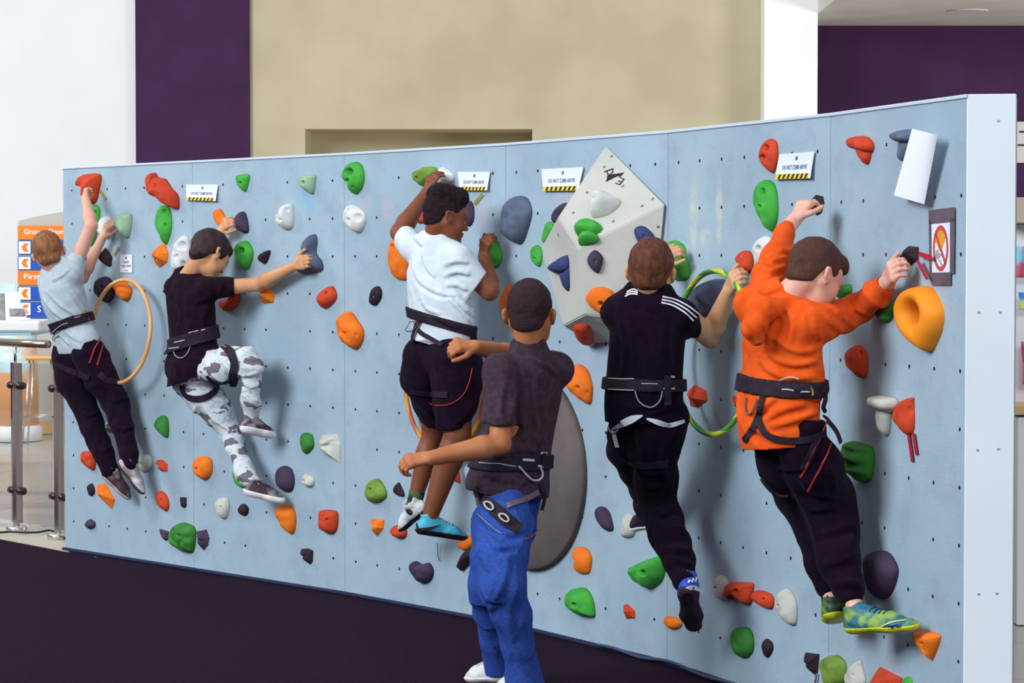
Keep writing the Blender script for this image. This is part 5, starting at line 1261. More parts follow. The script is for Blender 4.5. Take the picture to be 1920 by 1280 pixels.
# ---------------------------------------------------------------- boy in black tee and patterned trousers
def boy_patterned():
    fg = Fig('b', (362, 688), .25, -42, 1.0)
    pel = fg.pel; neck = fg.J(354, 519, 0); cu = fg.J(357, 548, 0)
    SL = cu-fg.lat*.12+Z*.02; SR = cu+fg.lat*.135+Z*.02
    ER = fg.T(SR, 484, 533, .235, 1); WR = fg.T(ER, 555, 498, .215, 1); hR = W(584, 482, .10)
    EL = fg.T(SL, 386, 494, .22, 1); WL = fg.T(EL, 414, 433, .20, 1); hL = W(440, 396, .08)
    HL = pel-fg.lat*.08-Z*.03; HR = pel+fg.lat*.08
    KL = fg.T(HL, 424, 818, .37, 1, .12); AL = fg.T(KL, 479, 908, .33, 1, .15); TL = fg.T(AL, 533, 944, .17, 1, .06)
    KR = fg.T(HR, 476, 680, .35, -1); AR = fg.T(KR, 471, 790, .34, 1, .18); TR = fg.T(AR, 514, 822, .17, 1, .06)
    dbg('b', neck=neck, SL=SL, SR=SR, ER=ER, WR=WR, EL=EL, WL=WL, KL=KL, AL=AL, TL=TL, KR=KR, AR=AR, TR=TR)
    seglen('b arm', SR, ER, WR, hR); seglen('b armL', SL, EL, WL, hL); seglen('b leg', HR, KR, AR, TR); seglen('bL', HL, KL, AL, TL)
    root = person('dark haired boy in a black tee and grey patterned trousers, arm stretched right', (pel[0], pel[1], 0))
    n_ = PAN[1][2]; pn = -n_; hd = Head(P3(398, 469, neck[1]-.03), 38, -38, 12, .98)
    handR = hand(WR, nrm(hR-WR), nrm(pn), 1, .92, (.8, 1.0, .8), .02, (.9, .3)); handL = hand(WL, nrm(hL-WL), nrm(pn-Z*.2), -1, .9, (.8, .8, .6), .02)
    nb = neck+(hd.o-neck)*.2
    lL, _ = fg.chain([HL, KL, AL], [(352, 705, 34), (378, 736, 34), (408, 776, 27), (432, 815, 19), (446, 853, 17), (461, 885, 18), (480, 910, 13)])
    lR, _ = fg.chain([HR, KR, AR], [(398, 690, 34), (428, 684, 32), (458, 678, 28), (472, 690, 21), (472, 720, 19), (471, 755, 17), (470, 785, 14)])
    body = U([torso_skin(fg, pel, neck, cu, SL, SR, HL, HR), arm_skin(SR, ER, WR, (.042, .034, .033, .023)), arm_skin(SL, EL, WL), under(lL, AL), under(lR, AR), foot_skin(AL, TL), foot_skin(AR, TR), hd.field(neck), handR, handL], .012)
    build_field('body', body, VB, skin('tan', 'd99f74', 'cf9468'), root)
    hd.eyes(root)
    hr = hd.hair((.015, .015, .014), ([-.12, -.08, -.05, -.030, .005, .020, .040, .060, .075, .11], [-.076, -.088, -.080, -.030, -.004, -.030, -.016, .026, .040, .040]), seed=2, amp=.0035, fr=45, extra=lambda s: [s.E((0, .05, .075), (.062, .05, .035))])
    build_field('hair', hr, VH, mat('hair_dark_brown', '24121a', .55, '4a2a2a', 30, bump=.7, bscale=400, stretch=(1, 1, .25), thr=(.4, .8)), root)
    t, _ = fg.chain([pel, neck], [(356, 522, 24), (356, 548, 42), (357, 580, 44), (358, 612, 42), (360, 640, 42), (363, 672, 45), (360, 700, 43)], fg.fac, .62, sil=fg.sil)
    sl = [Cap(SR, P3(446, 538, (SR*.5+ER*.5)[1]), .055, .042), Cap(SL, SL*.5+EL*.5, .055, .046), Cap(SL, SR, .046)]
    sk_ = Cap(HL+Z*.03, HR+Z*.03, .100, None, fg.fac, .85)
    shirt = Diff(U(t+sl+[sk_, Cap(P3(352, 690, pel[1]), P3(345, 725, pel[1]), .085)], .03), U([Cap(P3(428, 537, (SR*.6+ER*.4)[1]), P3(470, 535, ER[1]), .034, .034), Cap(neck+Z*.02, neck+Z*.12+fg.fac*.05, .040, .06)]), .006)
    sf = folded(shirt, .007, 13, 2.2, V(.3, .2, -.9), 3)
    sf = creased(sf, [[(400, 545), (388, 560), (370, 566)], [(418, 530), (412, 548)], [(330, 560), (338, 590), (332, 612)], [(392, 575), (380, 600), (384, 618)], [(345, 665), (380, 680), (405, 668)], [(325, 670), (330, 700)]], .008, .011)
    cc = P3(440, 538, (SR*.5+ER*.5)[1]); sf = hem(sf, [(cc, V(1, 0, .05), .085), (SL*.45+EL*.55, EL-SL, .07)])
    c1, c2 = P3(318, 725, pel[1]), P3(417, 655, pel[1]); nn = nrm(V(-(c2-c1)[2], 0, (c2-c1)[0])); nn = -nn if nn[2] > 0 else nn
    sf = halfspace(sf, [(P3(365, 706, pel[1]), nrm(V(.38, 0, -1)))])
    build_field('tee_shirt', sf, VC, fabric('black_tee', '1a0b19', '221220', 30), root)
    tr = U([U(lL, .02), U(lR, .02), Cap(HL, HR, .088, None, fg.fac, .8)], .015)
    tf = folded(tr, .009, 22, 5.0, V(.5, 0, -.8), 1.5); tf = creased(tf, [[(440, 695), (455, 705), (480, 700)], [(452, 665), (470, 675), (488, 670)], [(385, 745), (405, 760), (430, 752)], [(420, 800), (435, 808), (450, 802)], [(450, 870), (465, 874), (480, 868)], [(458, 720), (472, 726), (488, 720)]], 0.009, 0.01)
    m = bpy.data.materials.new('fabric_patterned'); m.use_nodes = True; nt = m.node_tree; N = nt.nodes; Lk = nt.links; b = N['Principled BSDF']; b.inputs['Roughness'].default_value = .9
    tc = N.new('ShaderNodeTexCoord'); mp = N.new('ShaderNodeMapping'); mp.inputs['Scale'].default_value = (1, 1, 1.6); Lk.new(tc.outputs['Object'], mp.inputs[0])
    nz = N.new('ShaderNodeTexNoise'); nz.inputs['Scale'].default_value = 11; nz.inputs['Detail'].default_value = 2.2; Lk.new(mp.outputs[0], nz.inputs[0])
    rp = N.new('ShaderNodeValToRGB'); rp.color_ramp.interpolation = 'CONSTANT'; e = rp.color_ramp.elements; e[0].position = 0; e[0].color = lin('6f6570'); e[1].position = .42; e[1].color = lin('cdd3d6'); e2 = e.new(.58); e2.color = lin('aeb9bf'); e3 = e.new(.64); e3.color = lin('d6dadb')
    Lk.new(nz.outputs[0], rp.inputs[0]); Lk.new(rp.outputs[0], b.inputs['Base Color'])
    build_field('trousers', tf, VC, m, root)
    both = U([sf, tf]); both.c = pel; both.R = .55
    ms = (mat('shoe_greydark', '8f8385', .6, '3a2a35', 14, thr=(.42, .55)), mat('sole_white', 'efecea', .5), mat('lace_dark', '4a3c44', .8))
    shoe(fg, 'trainer', AR, TR, V(-.15, 0, 1), ms, root, .95, soleh=.030); shoe(fg, 'trainer', AL, TL, V(-.1, 0, 1), ms, root, .95, soleh=.030)
    belt(sf, P3(359, 636, pel[1]), nrm(V(-.30, 0, 1)), .034, .006, .004, 'harness_belt', m_web, root)
    for p in ([(355, 623), (372, 619)], [(379, 618), (392, 614)], [(330, 641), (351, 636)], [(360, 640), (373, 637)], [(381, 636), (399, 630)], [(320, 653), (340, 650)]):
        web(sf, p, .005, root, m_webedge, 'webbing_stitching', .001, lift=.011)
    cord_on(sf, [(327, 653), (329, 667), (341, 673), (353, 664), (359, 646)], .003, 'gear_loop', m_gear, root)
    web(both, [(343, 722), (346, 738), (362, 747), (385, 745), (403, 732), (405, 720)], .032, root, name='leg_loop', lift=.004)
    web(both, [(418, 650), (432, 660), (441, 680), (439, 700), (436, 722)], [.03, .045, .05, .05, .045], root, name='leg_loop', lift=.006)
    web(both, [(388, 704), (398, 714), (415, 718), (432, 712)], .018, root, name='harness_strap', lift=.003)
    web(both, [(413, 648), (425, 655)], .012, root, mat('webbing_brown', '7d5a5c', .7), 'harness_buckle', .004, lift=.010)
    # watch on the left wrist
    wc = WL*.80+EL*.20; wx = nrm(WL-EL); MB().lathe(wc-wx*.010, [(.027, 0), (.0305, .002), (.0305, .018), (.027, .02)], wx, 28).build('watch_strap', m_web, root, True)
    MB().lathe(wc-V(.012, .028, -.0), [(.0155, -.004), (.0155, .004), (.011, .006)], V(-.35, -1, .1), 20).build('watch_face', mat('watch_face', '2c2430', .2), root)
    return root
# ---------------------------------------------------------------- boy in white tee and black shorts
def boy_white():
    fg = Fig('c', (828, 668), .30, -42, 1.0)
    pel = fg.pel; neck = fg.J(812, 458, 0); cu = fg.J(816, 488, 0)
    SL = cu-fg.lat*.135+Z*.055; SR = cu+fg.lat*.135
    EL = fg.T(SL, 749, 436, .20, 1); WL = fg.T(EL, 798, 364, .235, 1); hL = W(816, 322, .10)
    ER = fg.T(SR, 918, 545, .26, 0); WR = fg.T(ER, 908, 482, .22, 1, .12); hR = W(912, 448, .13)
    HL = pel-fg.lat*.085; HR = pel+fg.lat*.085
    KL = fg.T(HL, 813, 808, .36, 1, .14); AL = fg.T(KL, 776, 945, .34, 0); TL = fg.T(AL, 754, 996, .20, 1, .05)
    KR = fg.T(HR, 858, 812, .36, 0); AR = fg.T(KR, 804, 975, .37, 0); TR = fg.T(AR, 875, 1013, .19, 1, .07)
    dbg('c', neck=neck, SL=SL, SR=SR, ER=ER, WR=WR, EL=EL, WL=WL, KL=KL, AL=AL, TL=TL, KR=KR, AR=AR, TR=TR)
    seglen('c arm', SR, ER, WR, hR); seglen('c armL', SL, EL, WL, hL); seglen('c leg', HR, KR, AR, TR); seglen('cL', HL, KL, AL, TL)
    root = person('boy with flat topped black hair in a white tee and black shorts', (pel[0], pel[1], 0))
    pn = -PAN[2][2]; hd = Head(P3(838, 396, neck[1]-.02), 16, -14, 6, .96)
    handR = hand(WR, nrm(hR-WR+V(0, 0, .02)), nrm(pn), 1, .92, (.7, .9, .8)); handL = hand(WL, nrm(hL-WL), nrm(pn), -1, .9, (.25, .6, .6))
    lL, _ = fg.chain([HL, KL, AL], [(797, 668, 43), (797, 705, 43), (806, 750, 36), (820, 795, 28)])
    lR, _ = fg.chain([HR, KR, AR], [(853, 672, 50), (858, 710, 47), (856, 755, 42), (850, 790, 33)])
    body = U([torso_skin(fg, pel, neck, cu, SL, SR, HL, HR), arm_skin(SR, ER, WR, (.050, .042, .040, .027)), arm_skin(SL, EL, WL, (.046, .040, .038, .026)), hd.field(neck, .050), handR, handL,
              leg_skin(HL, KL, AL, (.075, .050, .050, .029)), leg_skin(HR, KR, AR, (.080, .058, .060, .033)), foot_skin(AL, TL), foot_skin(AR, TR)], .012)
    build_field('body', body, VB*.95, skin('brown', '8a4f30', '74402a'), root)
    hd.eyes(root, '1c100c')
    hr = hd.hair((.004, .006, .010), ([-.12, -.09, -.06, -.035, -.020, .012, .030, .044, .058, .075, .11], [-.048, -.056, -.050, -.036, .012, .020, .008, .010, .040, .052, .055]), seed=5, amp=.0024, fr=170,
                 extra=lambda s: [s.C((-.035, -.055, .098), (.035, -.055, .098), .046, .046), s.C((-.035, .035, .098), (.035, .035, .098), .044, .044), s.E((0, -.01, .10), (.078, .092, .050))])
    build_field('hair', hr, VH, mat('hair_black_curly', '160b12', .85, '2a1620', 120, bump=1.0, bscale=600), root)
    t, _ = fg.chain([pel, neck], [(812, 468, 28), (818, 492, 50), (820, 525, 55), (825, 555, 58), (829, 582, 57), (832, 605, 53), (826, 640, 54)], fg.fac, .62, sil=fg.sil)
    e1 = P3(894, 530, (SR*.6+ER*.4)[1]); e0_ = P3(760, 445, (SL*.5+EL*.5)[1])
    shirt = Diff(U(t+[Cap(SR, e1, .072, .064), Cap(SL, e0_, .060, .054), Cap(SL, SR, .052), Cap(cu, neck, .085, .066)], .03),
                 U([Cap(e1+nrm(ER-SR)*.040, e1+nrm(ER-SR)*.12, .050, .050), Cap(e0_, e0_+nrm(EL-SL)*.1, .045, .045), Cap(neck+Z*.028, neck+Z*.13+fg.fac*.04, .050, .07)]), .006)
    shirt = halfspace(shirt, [(e1+nrm(ER-SR)*.02, nrm(ER-SR)*1.0)]) if False else shirt
    sf = folded(shirt, .007, 11, 6.1, V(.6, .2, -.75), 3.5)
    sf = creased(sf, [[(772, 450), (774, 490), (786, 525), (822, 548), (858, 555)], [(792, 470), (800, 500), (812, 515)], [(836, 495), (856, 489), (874, 491)], [(836, 516), (856, 509), (876, 513)], [(842, 534), (858, 534), (870, 541)], [(838, 556), (862, 578), (884, 604)], [(812, 590), (838, 604), (862, 612)], [(858, 560), (876, 580), (886, 590)], [(790, 560), (800, 578), (822, 588)], [(776, 640), (800, 636), (826, 648)], [(765, 440), (778, 444), (790, 458)]], .011, .011)
    sf = hem(sf, [(P3(896, 534, (SR*.6+ER*.4)[1]), V(.82, 0, -.57), .10), (P3(757, 443, e0_[1]), EL-SL, .08)])
    sf = halfspace(sf, [(P3(818, 648, pel[1]), nrm(V(-.25, 0, -1)))])
    build_field('tee_shirt', sf, VC*.9, fabric('white_tee', 'd3dee6', 'e0e8ee', 30), root)
    tr = U([U(lL, .02), U(lR, .02), Cap(HL, HR, .092, None, fg.fac, .85)], .03)
    sh = folded(tr, .010, 14, 3.4, None, 3); sh = halfspace(sh, [(P3(835, 803, pel[1]), V(.1, 0, -1))])
    build_field('shorts', sh, VC, fabric('black_shorts', '180a1a', '201023', 30), root)
    both = U([sf, sh]); both.c = pel; both.R = .6
    sk = skin('x', '000000', '000000') if False else None
    msk = mat('sock_patterned', '24302a', .9, '4a6b40', 22, thr=(.45, .5)); mwp = mat('sock_white', 'dfe2e0', .9)
    for K, A, nm in ((KL, AL, 'l'), (KR, AR, 'r')):
        ax = nrm(K-A); s_ = U([Cap(A-ax*.02, A+ax*.060, .0325, .036)]); s_ = halfspace(s_, [(A+ax*.060, ax)]); so = build_field('sock', s_, VH, msk, root)
    ms = (mat('shoe_turquoise', '3fa6c6', .45, '55b8d4', 10), mat('sole_black', '231820', .6), mat('lace_pale', 'c9c4b4', .8))
    _, up, at_, Lf = shoe(fg, 'trainer', AR, TR, nrm(V(-.25, 0, 1)), ms, root, 1.0, collar=.036)
    shR = root.children[-1]
    ribbon(up, [(782, 981), (784, 990), (792, 992), (805, 990), (826, 984)], [.004, .012, .013, .008, .001], 'swoosh', m_ink, shR, .002, .003, 2)
    ms = (mat('shoe_white', 'e0e4e6', .5), mat('sole_black', '231820', .6), None)
    shoe(fg, 'trainer', AL, TL, nrm(V(-.3, -.5, 1)), ms, root, 1.0, collar=.042)
    belt(sf, P3(828, 603, pel[1]), nrm(V(.27, 0, 1)), .022, .006, .005, 'harness_belt', m_web, root)
    web(both, [(785, 618), (796, 628), (830, 648)], .020, root, name='harness_strap', lift=.004); web(both, [(790, 596), (783, 612), (775, 640)], .022, root, name='harness_strap', lift=.010)
    web(both, [(775, 602), (767, 618), (778, 621), (788, 604), (775, 602)], .005, root, mat('buckle_steel', 'b0a8a0', .3, metal=.9), 'belt_buckle', .003, lift=.014)
    web(both, [(770, 733), (800, 738), (840, 740)], .026, root, name='leg_loop', lift=.004)
    cord_on(both, [(884, 690), (878, 718), (866, 742), (845, 757), (822, 760), (804, 755)], .0022, 'harness_cord', m_webred, root)
    web(both, [(884, 610), (886, 640), (884, 665)], .030, root, name='harness_strap', lift=.012)
    # wrist band
    wc = WL*.45+EL*.55; wx = nrm(WL-EL); MB().lathe(wc-wx*.006, [(.032, 0), (.0365, .002), (.0365, .010), (.032, .012)], wx, 28).build('wrist_band', m_web, root, True)
    return root
# ---------------------------------------------------------------- foreground boy
def boy_front():
    fg = Fig('d', (950, 905), 0, 38, 1.0, Y0=8.72, mind=None); fg.clampw = lambda p, m: p
    pel = fg.pel; neck = fg.J(990, 655, 0); cu = fg.J(991, 692, 0)
    SL = cu-fg.lat*.125; SR = cu+fg.lat*.125
    EL = fg.T(SL, 938, 832, .28, -1); WL = fg.T(EL, 806, 859, .27, -1); hL = P3(748, 866, WL[1]-.02)
    ER = fg.T(SR, 962, 668, .27, 1); WR = fg.T(ER, 893, 650, .25, -1); hR = P3(852, 646, WR[1]-.03)
    HL = pel-fg.lat*.065; HR = pel+fg.lat*.065
    KL = fg.T(HL, 948, 1085, .40, -1); AL = fg.T(KL, 994, 1268, .38, 1); TL = AL+V(-.12, .07, -.062)
    KR = fg.T(HR, 918, 1088, .40, 1); AR = fg.T(KR, 932, 1255, .38, 1); TR = AR+V(-.12, .07, -.055)
    for A in (AL, AR): A[2] = max(A[2], .075)
    seglen('d arm', SR, ER, WR, hR); seglen('d armL', SL, EL, WL, hL); seglen('d leg', HR, KR, AR, TR); seglen('dL', HL, KL, AL, TL); DBG.append(('d ank z', AL[2], AR[2]))
    root = person('boy in a charcoal tee and bright blue trousers standing in front, seen from behind', (AL[0], AL[1], 0))
    hd = Head(P3(994, 574, neck[1]-.0), 78, -6, 0, 1.06)
    handL = hand(WL, nrm(hL-WL), nrm(V(.1, .5, -.8)), -1, 1.0, (.75, 1.0, .8), .08, (.6, .9)); handR = hand(WR, nrm(hR-WR), nrm(V(-.1, .6, -.8)), 1, 1.0, (.9, 1.1, .9))
    lL, _ = fg.chain([HL, KL, AL], [(950, 930, 42), (943, 975, 54), (938, 1045, 47), (941, 1095, 41), (953, 1150, 36), (969, 1210, 33), (989, 1285, 36)])
    lR, _ = fg.chain([HR, KR, AR], [(970, 930, 42), (955, 990, 50), (925, 1050, 37), (914, 1095, 32), (919, 1150, 31), (926, 1200, 30), (936, 1258, 28)])
    body = U([torso_skin(fg, pel, neck, cu, SL, SR, HL, HR), arm_skin(SR, ER, WR, (.044, .037, .036, .025)), arm_skin(SL, EL, WL, (.044, .038, .037, .026)), hd.field(neck, .045), handR, handL,
              under(lL, AL), under(lR, AR), foot_skin(AL, TL), foot_skin(AR, TR)], .012)
    build_field('body', body, VB*.9, skin('lightbrown', 'b9764c', 'a8683f'), root)
    hd.eyes(root, '1c100c')
    build_field('hair', hd.hair((.003, .004, .005), ([-.12, -.09, -.06, -.035, -.020, .012, .030, .050, .075, .11], [-.060, -.068, -.058, -.040, .012, .015, -.002, .045, .060, .065]), seed=8, amp=.0014, fr=150), VH, mat('hair_cropped_black', '24151b', .8, '452c30', 160, bump=1.0, bscale=900), root)
    t, _ = fg.chain([pel, neck], [(990, 668, 30), (991, 696, 52), (989, 740, 51), (982, 790, 47), (972, 835, 50), (958, 880, 60), (952, 918, 64)], fg.fac, .62, sil=fg.sil)
    e1 = P3(932, 790, (SL*.3+EL*.7)[1]); e2 = SR*.45+ER*.55
    shirt = Diff(U(t+[Cap(SL, e1, .062, .060), Cap(SR, e2, .058, .052), Cap(SL, SR, .050), Cap(cu, neck+Z*.008, .085, .068), Cap(HL, HR, .106, None, fg.lat, .72), Cap(HL-Z*.05, HR-Z*.05, .112, None, fg.lat, .70)], .03),
                 U([Cap(e1-Z*.01, e1+nrm(EL-SL)*.1, .050, .050), Cap(e2, e2+nrm(ER-SR)*.1, .042, .042), Cap(neck+Z*.072, neck+Z*.16, .052, .066)]), .006)
    sf = folded(shirt, .008, 12, 7.7, V(-.15, 0, -1), 3.5); sf = creased(sf, [[(948, 712), (940, 750), (942, 790)], [(965, 708), (966, 745), (958, 785)], [(982, 730), (978, 780), (984, 830)], [(1012, 700), (1002, 740), (1006, 800)], [(1036, 720), (1026, 770), (1014, 830)], [(950, 850), (975, 842), (1000, 846)], [(905, 885), (930, 896), (955, 900)], [(1000, 885), (980, 905)], [(1000, 676), (1025, 684), (1042, 700)]], .009, .012); sf = hem(sf, [(P3(937, 796, e1[1]), V(-.08, 0, -1), .10), (SR*.42+ER*.58, ER-SR, .08)]); sf = halfspace(sf, [(P3(950, 925, pel[1]), nrm(V(-.12, 0, -1)))])
    build_field('tee_shirt', sf, VC*.85, fabric('charcoal_tee', '3a2b36', '483743', 50), root)
    tr = U([U(lL, .02), U(lR, .02), Cap(HL-Z*.03, HR-Z*.03, .062)], .02)
    tf = folded(tr, .014, 12, 1.9, V(.05, 0, -1), 2.2); tf = creased(tf, [[(910, 992), (930, 1024), (966, 1022)], [(925, 975), (950, 1000), (985, 990)], [(955, 1035), (944, 1090), (918, 1145)], [(900, 1040), (915, 1065)], [(972, 1100), (955, 1150), (962, 1200)], [(945, 1170), (965, 1220), (985, 1260)], [(900, 1100), (915, 1125), (938, 1128)], [(908, 1180), (925, 1210)], [(985, 950), (1000, 975), (996, 1000)], [(900, 960), (920, 990)]], 0.010, 0.014); tf = halfspace(tf, [((0, 0, .035), V(0, 0, -1))])
    build_field('trousers', tf, VC*.85, mat('fabric_blue_marl', '27428e', .9, '3d5eb0', 190, stretch=(1, 1, .6), bump=.5, bscale=700, spec=.1, thr=(.3, .75)), root)
    both = U([sf, tf]); both.c = pel; both.R = .6
    ms = (mat('shoe_offwhite', 'd6d4d0', .5), mat('sole_white', 'e2dfdc', .5), mat('lace_pale', 'c9c4b4', .8))
    for A, T_ in ((AL, TL), (AR, TR)):
        shoe(fg, 'trainer', A, T_, V(0, 0, 1), ms, root, 1.0)
    belt(sf, P3(965, 865, pel[1]), nrm(V(.03, 0, 1)), .026, .004, .004, 'harness_belt', m_web, root)
    for p, w_ in (([(902, 869), (925, 871), (945, 872), (965, 875)], .003), ([(976, 863), (997, 864)], .009), ([(1009, 848), (1021, 848)], .008), ([(1004, 874), (1018, 875)], .008)):
        web(sf, p, w_, root, m_webedge, 'webbing_stitching', .0015, lift=.012)
    web(sf, [(1015, 848), (1014, 876)], .020, root, name='belt_buckle', th=.008, lift=.008)
    cord_on(sf, [(969, 876), (978, 888), (991, 899), (1003, 903), (1012, 899), (1014, 887), (1009, 878)], .0042, 'gear_loop', m_webedge, root, .008)
    web(both, [(892, 915), (905, 935), (925, 952), (950, 975), (975, 992)], [.03, .04, .05, .05, .04], root, name='leg_loop', lift=.003)
    web(both, [(950, 948), (975, 940), (1008, 922)], .020, root, mat('webbing_taupe', '6d5f68', .7), name='harness_strap', lift=.004)
    web(both, [(1012, 905), (1019, 930), (1014, 955)], .018, root, name='harness_strap', lift=.004)
    for p in (((889, 921), (892, 930), (898, 934), (905, 932)),): cord_on(both, list(p), .0035, 'harness_ring', m_webedge, root, .008)
    for (x, y) in ((919, 950), (945, 972)):
        cord_on(both, [(x-9, y-6), (x-2, y-9), (x+8, y-1), (x+9, y+7), (x+2, y+8), (x-7, y+1), (x-9, y-6)], .0038, 'harness_ring', m_webedge, root, .009, 3)
    cord_on(both, [(982, 1012), (992, 1007), (1000, 1000), (1005, 993)], .0025, 'harness_cord', m_webred, root, .004)
    cord_on(both, [(897, 962), (908, 974), (925, 990), (942, 1000)], .0015, 'harness_cord', m_gear, root, .003)
    return root
# ---------------------------------------------------------------- boy with striped shoulders
def boy_stripes():
    fg = Fig('e', (1212, 772), .34, -14, 1.0)
    pel = fg.pel; neck = fg.J(1224, 552, 0); cu = fg.J(1217, 590, 0)
    SL = cu-fg.lat*.125+Z*.01; SR = cu+fg.lat*.125
    ER = fg.T(SR, 1331, 632, .23, 1); WR = fg.T(ER, 1367, 545, .22, 1); hR = W(1390, 494, .10)
    EL = fg.T(SL, 1200, 535, .23, 1); WL = fg.T(EL, 1238, 492, .21, 1); hL = W(1268, 462, .08)
    HL = pel-fg.lat*.085; HR = pel+fg.lat*.085
    KL = fg.T(HL, 1187, 882, .34, 1, .12); AL = fg.T(KL, 1212, 962, .32, 1, .13); TL = fg.T(AL, 1190, 992, .14, 1, .05)
    KR = fg.T(HR, 1238, 935, .38, 1, .14); AR = fg.T(KR, 1290, 1090, .37, 0, .27); TR = fg.T(AR, 1300, 1186, .28, 1, .04)
    dbg('e', neck=neck, SL=SL, SR=SR, ER=ER, WR=WR, EL=EL, WL=WL, KL=KL, AL=AL, TL=TL, KR=KR, AR=AR, TR=TR)
    seglen('e arm', SR, ER, WR, hR); seglen('e armL', SL, EL, WL, hL); seglen('e leg', HR, KR, AR, TR); seglen('eL', HL, KL, AL, TL)
    root = person('auburn haired boy in black with white shoulder stripes, seen from behind', (pel[0], pel[1], 0))
    pn = -PAN[3][2]; hd = Head(P3(1222, 496, neck[1]-.01), 76, -6, -3, 1.03)
    handR = hand(WR, nrm(hR-WR), nrm(V(.9, .5, 0)), 1, .94, (.6, 1.0, .9), .02); handL = hand(WL, nrm(hL-WL), nrm(V(.6, .8, -.3)), -1, .9, (.8, .9, .7), .04)
    lL, _ = fg.chain([HL, KL, AL], [(1183, 795, 42), (1182, 840, 40), (1190, 882, 30), (1205, 920, 24), (1214, 955, 18)])
    lR, _ = fg.chain([HR, KR, AR], [(1236, 795, 50), (1228, 850, 47), (1228, 900, 41), (1236, 945, 35), (1254, 1000, 32), (1274, 1050, 31), (1283, 1084, 25)])
    body = U([torso_skin(fg, pel, neck, cu, SL, SR, HL, HR), arm_skin(SR, ER, WR, (.046, .040, .037, .026)), arm_skin(SL, EL, WL), hd.field(neck, .050), handR, handL,
              under(lL, AL), under(lR, AR), foot_skin(AL, TL), foot_skin(AR, TR)], .012)
    build_field('body', body, VB*.95, skin('fair', 'dca880', 'd29a72'), root)
    hd.eyes(root, '3a4a5a')
    build_field('hair', hd.hair((.008, .009, .009), ([-.12, -.07, -.035, -.020, .012, .030, .050, .075, .11], [-.066, -.074, -.060, .004, .012, -.012, .045, .062, .07]), seed=4, amp=.0018, fr=80), VH, mat('hair_auburn', '4a2618', .65, '6e3e26', 70, bump=.8, bscale=500, stretch=(1, 1, .3)), root)
    t, _ = fg.chain([pel, neck], [(1224, 556, 26), (1219, 576, 56), (1216, 605, 64), (1214, 650, 65), (1210, 700, 66), (1209, 745, 68), (1211, 785, 70)], fg.fac, .66, sil=math.sqrt(math.cos(.244)**2+(.66*math.sin(.244))**2))
    e1 = P3(1296, 617, (SR*.6+ER*.4)[1]); e2 = SL*.5+EL*.5
    shirt = Diff(U(t+[Cap(SR, e1, .058, .050), Cap(SL, e2, .058, .048), Cap(SL, SR, .050), Cap(cu, neck+Z*.004, .085, .064)], .03),
                 U([Cap(e1, e1+nrm(ER-SR)*.1, .042, .042), Cap(neck+Z*.06, neck+Z*.15, .052, .068)]), .006)
    sf = folded(shirt, .007, 12, 9.1, V(0, 0, -1), 3.5); sf = creased(sf, [[(1270, 600), (1262, 640), (1268, 690)], [(1160, 600), (1170, 650), (1164, 700)], [(1200, 640), (1215, 700)], [(1150, 750), (1190, 765), (1230, 758)], [(1276, 740), (1250, 765), (1215, 775)], [(1285, 590), (1275, 612)]], .007, .012); sf = hem(sf, [(P3(1299, 620, e1[1]), nrm(ER-SR), .085), (SL*.45+EL*.55, EL-SL, .075)]); sf = halfspace(sf, [(P3(1212, 792, pel[1]), V(0, 0, -1))])
    build_field('tee_shirt', sf, VC*.9, fabric('black_sport', '140817', '1b0d20', 30), root)
    for off in (0, 5.5, 11):
        ribbon(sf, [(1240+off*.2, 567-off), (1262+off*.4, 573-off), (1284+off*.7, 586-off), (1300+off, 601-off)], .0055, 'shoulder_stripe', mat('stripe_white', 'e6e4ea', .8), root, .0015, .0012)
    for off in (0, 5, 10): ribbon(sf, [(1172+off*.4, 556-off*.9), (1184+off*.4, 551-off*.9), (1196, 552-off*.6)], .005, 'shoulder_stripe', mat('stripe_white', 'e6e4ea', .8), root, .0015, .0012)
    tr = U([U(lL, .02), U(lR, .02), Cap(HL, HR, .068, None, fg.fac, .95)], .02)
    tf = folded(tr, .010, 15, 2.7, None, 2.5); tf = creased(tf, [[(1190, 900), (1215, 915), (1250, 905)], [(1180, 860), (1205, 885), (1235, 888)], [(1232, 1035), (1258, 1028), (1290, 1032)], [(1245, 1062), (1270, 1052), (1300, 1060)], [(1220, 950), (1240, 965), (1262, 955)], [(1250, 830), (1240, 870), (1250, 900)]], 0.011, 0.013); build_field('trousers', tf, VC, fabric('black_track', '120714', '190b1d', 30), root)
    both = U([sf, tf]); both.c = pel; both.R = .6
    for off in (0, 4.5, 9): ribbon(tf, [(1148+off*.6, 806+off*.2), (1151+off*.6, 822), (1155+off*.6, 838)], .0045, 'trouser_stripe', mat('stripe_white', 'e6e4ea', .8), root, .0015, .0015)
    web(both, [(1150, 803), (1165, 795), (1185, 786), (1206, 779)], [.004, .026, .028, .003], root, mat('undershirt_white', 'c9d2dc', .9), 'shirt_hem', .002, lift=.004)
    web(both, [(1212, 784), (1235, 792), (1258, 796), (1282, 789)], [.006, .020, .018, .012], root, mat('undershirt_white', 'c9d2dc', .9), 'shirt_hem', .002, lift=.004)
    ms = (mat('shoe_blueblack', '241a30', .5), mat('sole_plum', '38263c', .8), None)
    shL = shoe(fg, 'trainer', AL, TL, nrm(V(-.4, 0, 1)), (mat('shoe_blueblack', '241a30', .5), mat('sole_white', 'e2dfdc', .5), None), root, .95)
    ms = (mat('shoe_blue', '2c50b8', .5), mat('sole_plum', '38263c', .8), None)
    _, up, at_, Lf = shoe(fg, 'trainer', AR, TR, nrm(V(.05, .6, .8)), ms, root, 1.0)
    shR = root.children[-1]
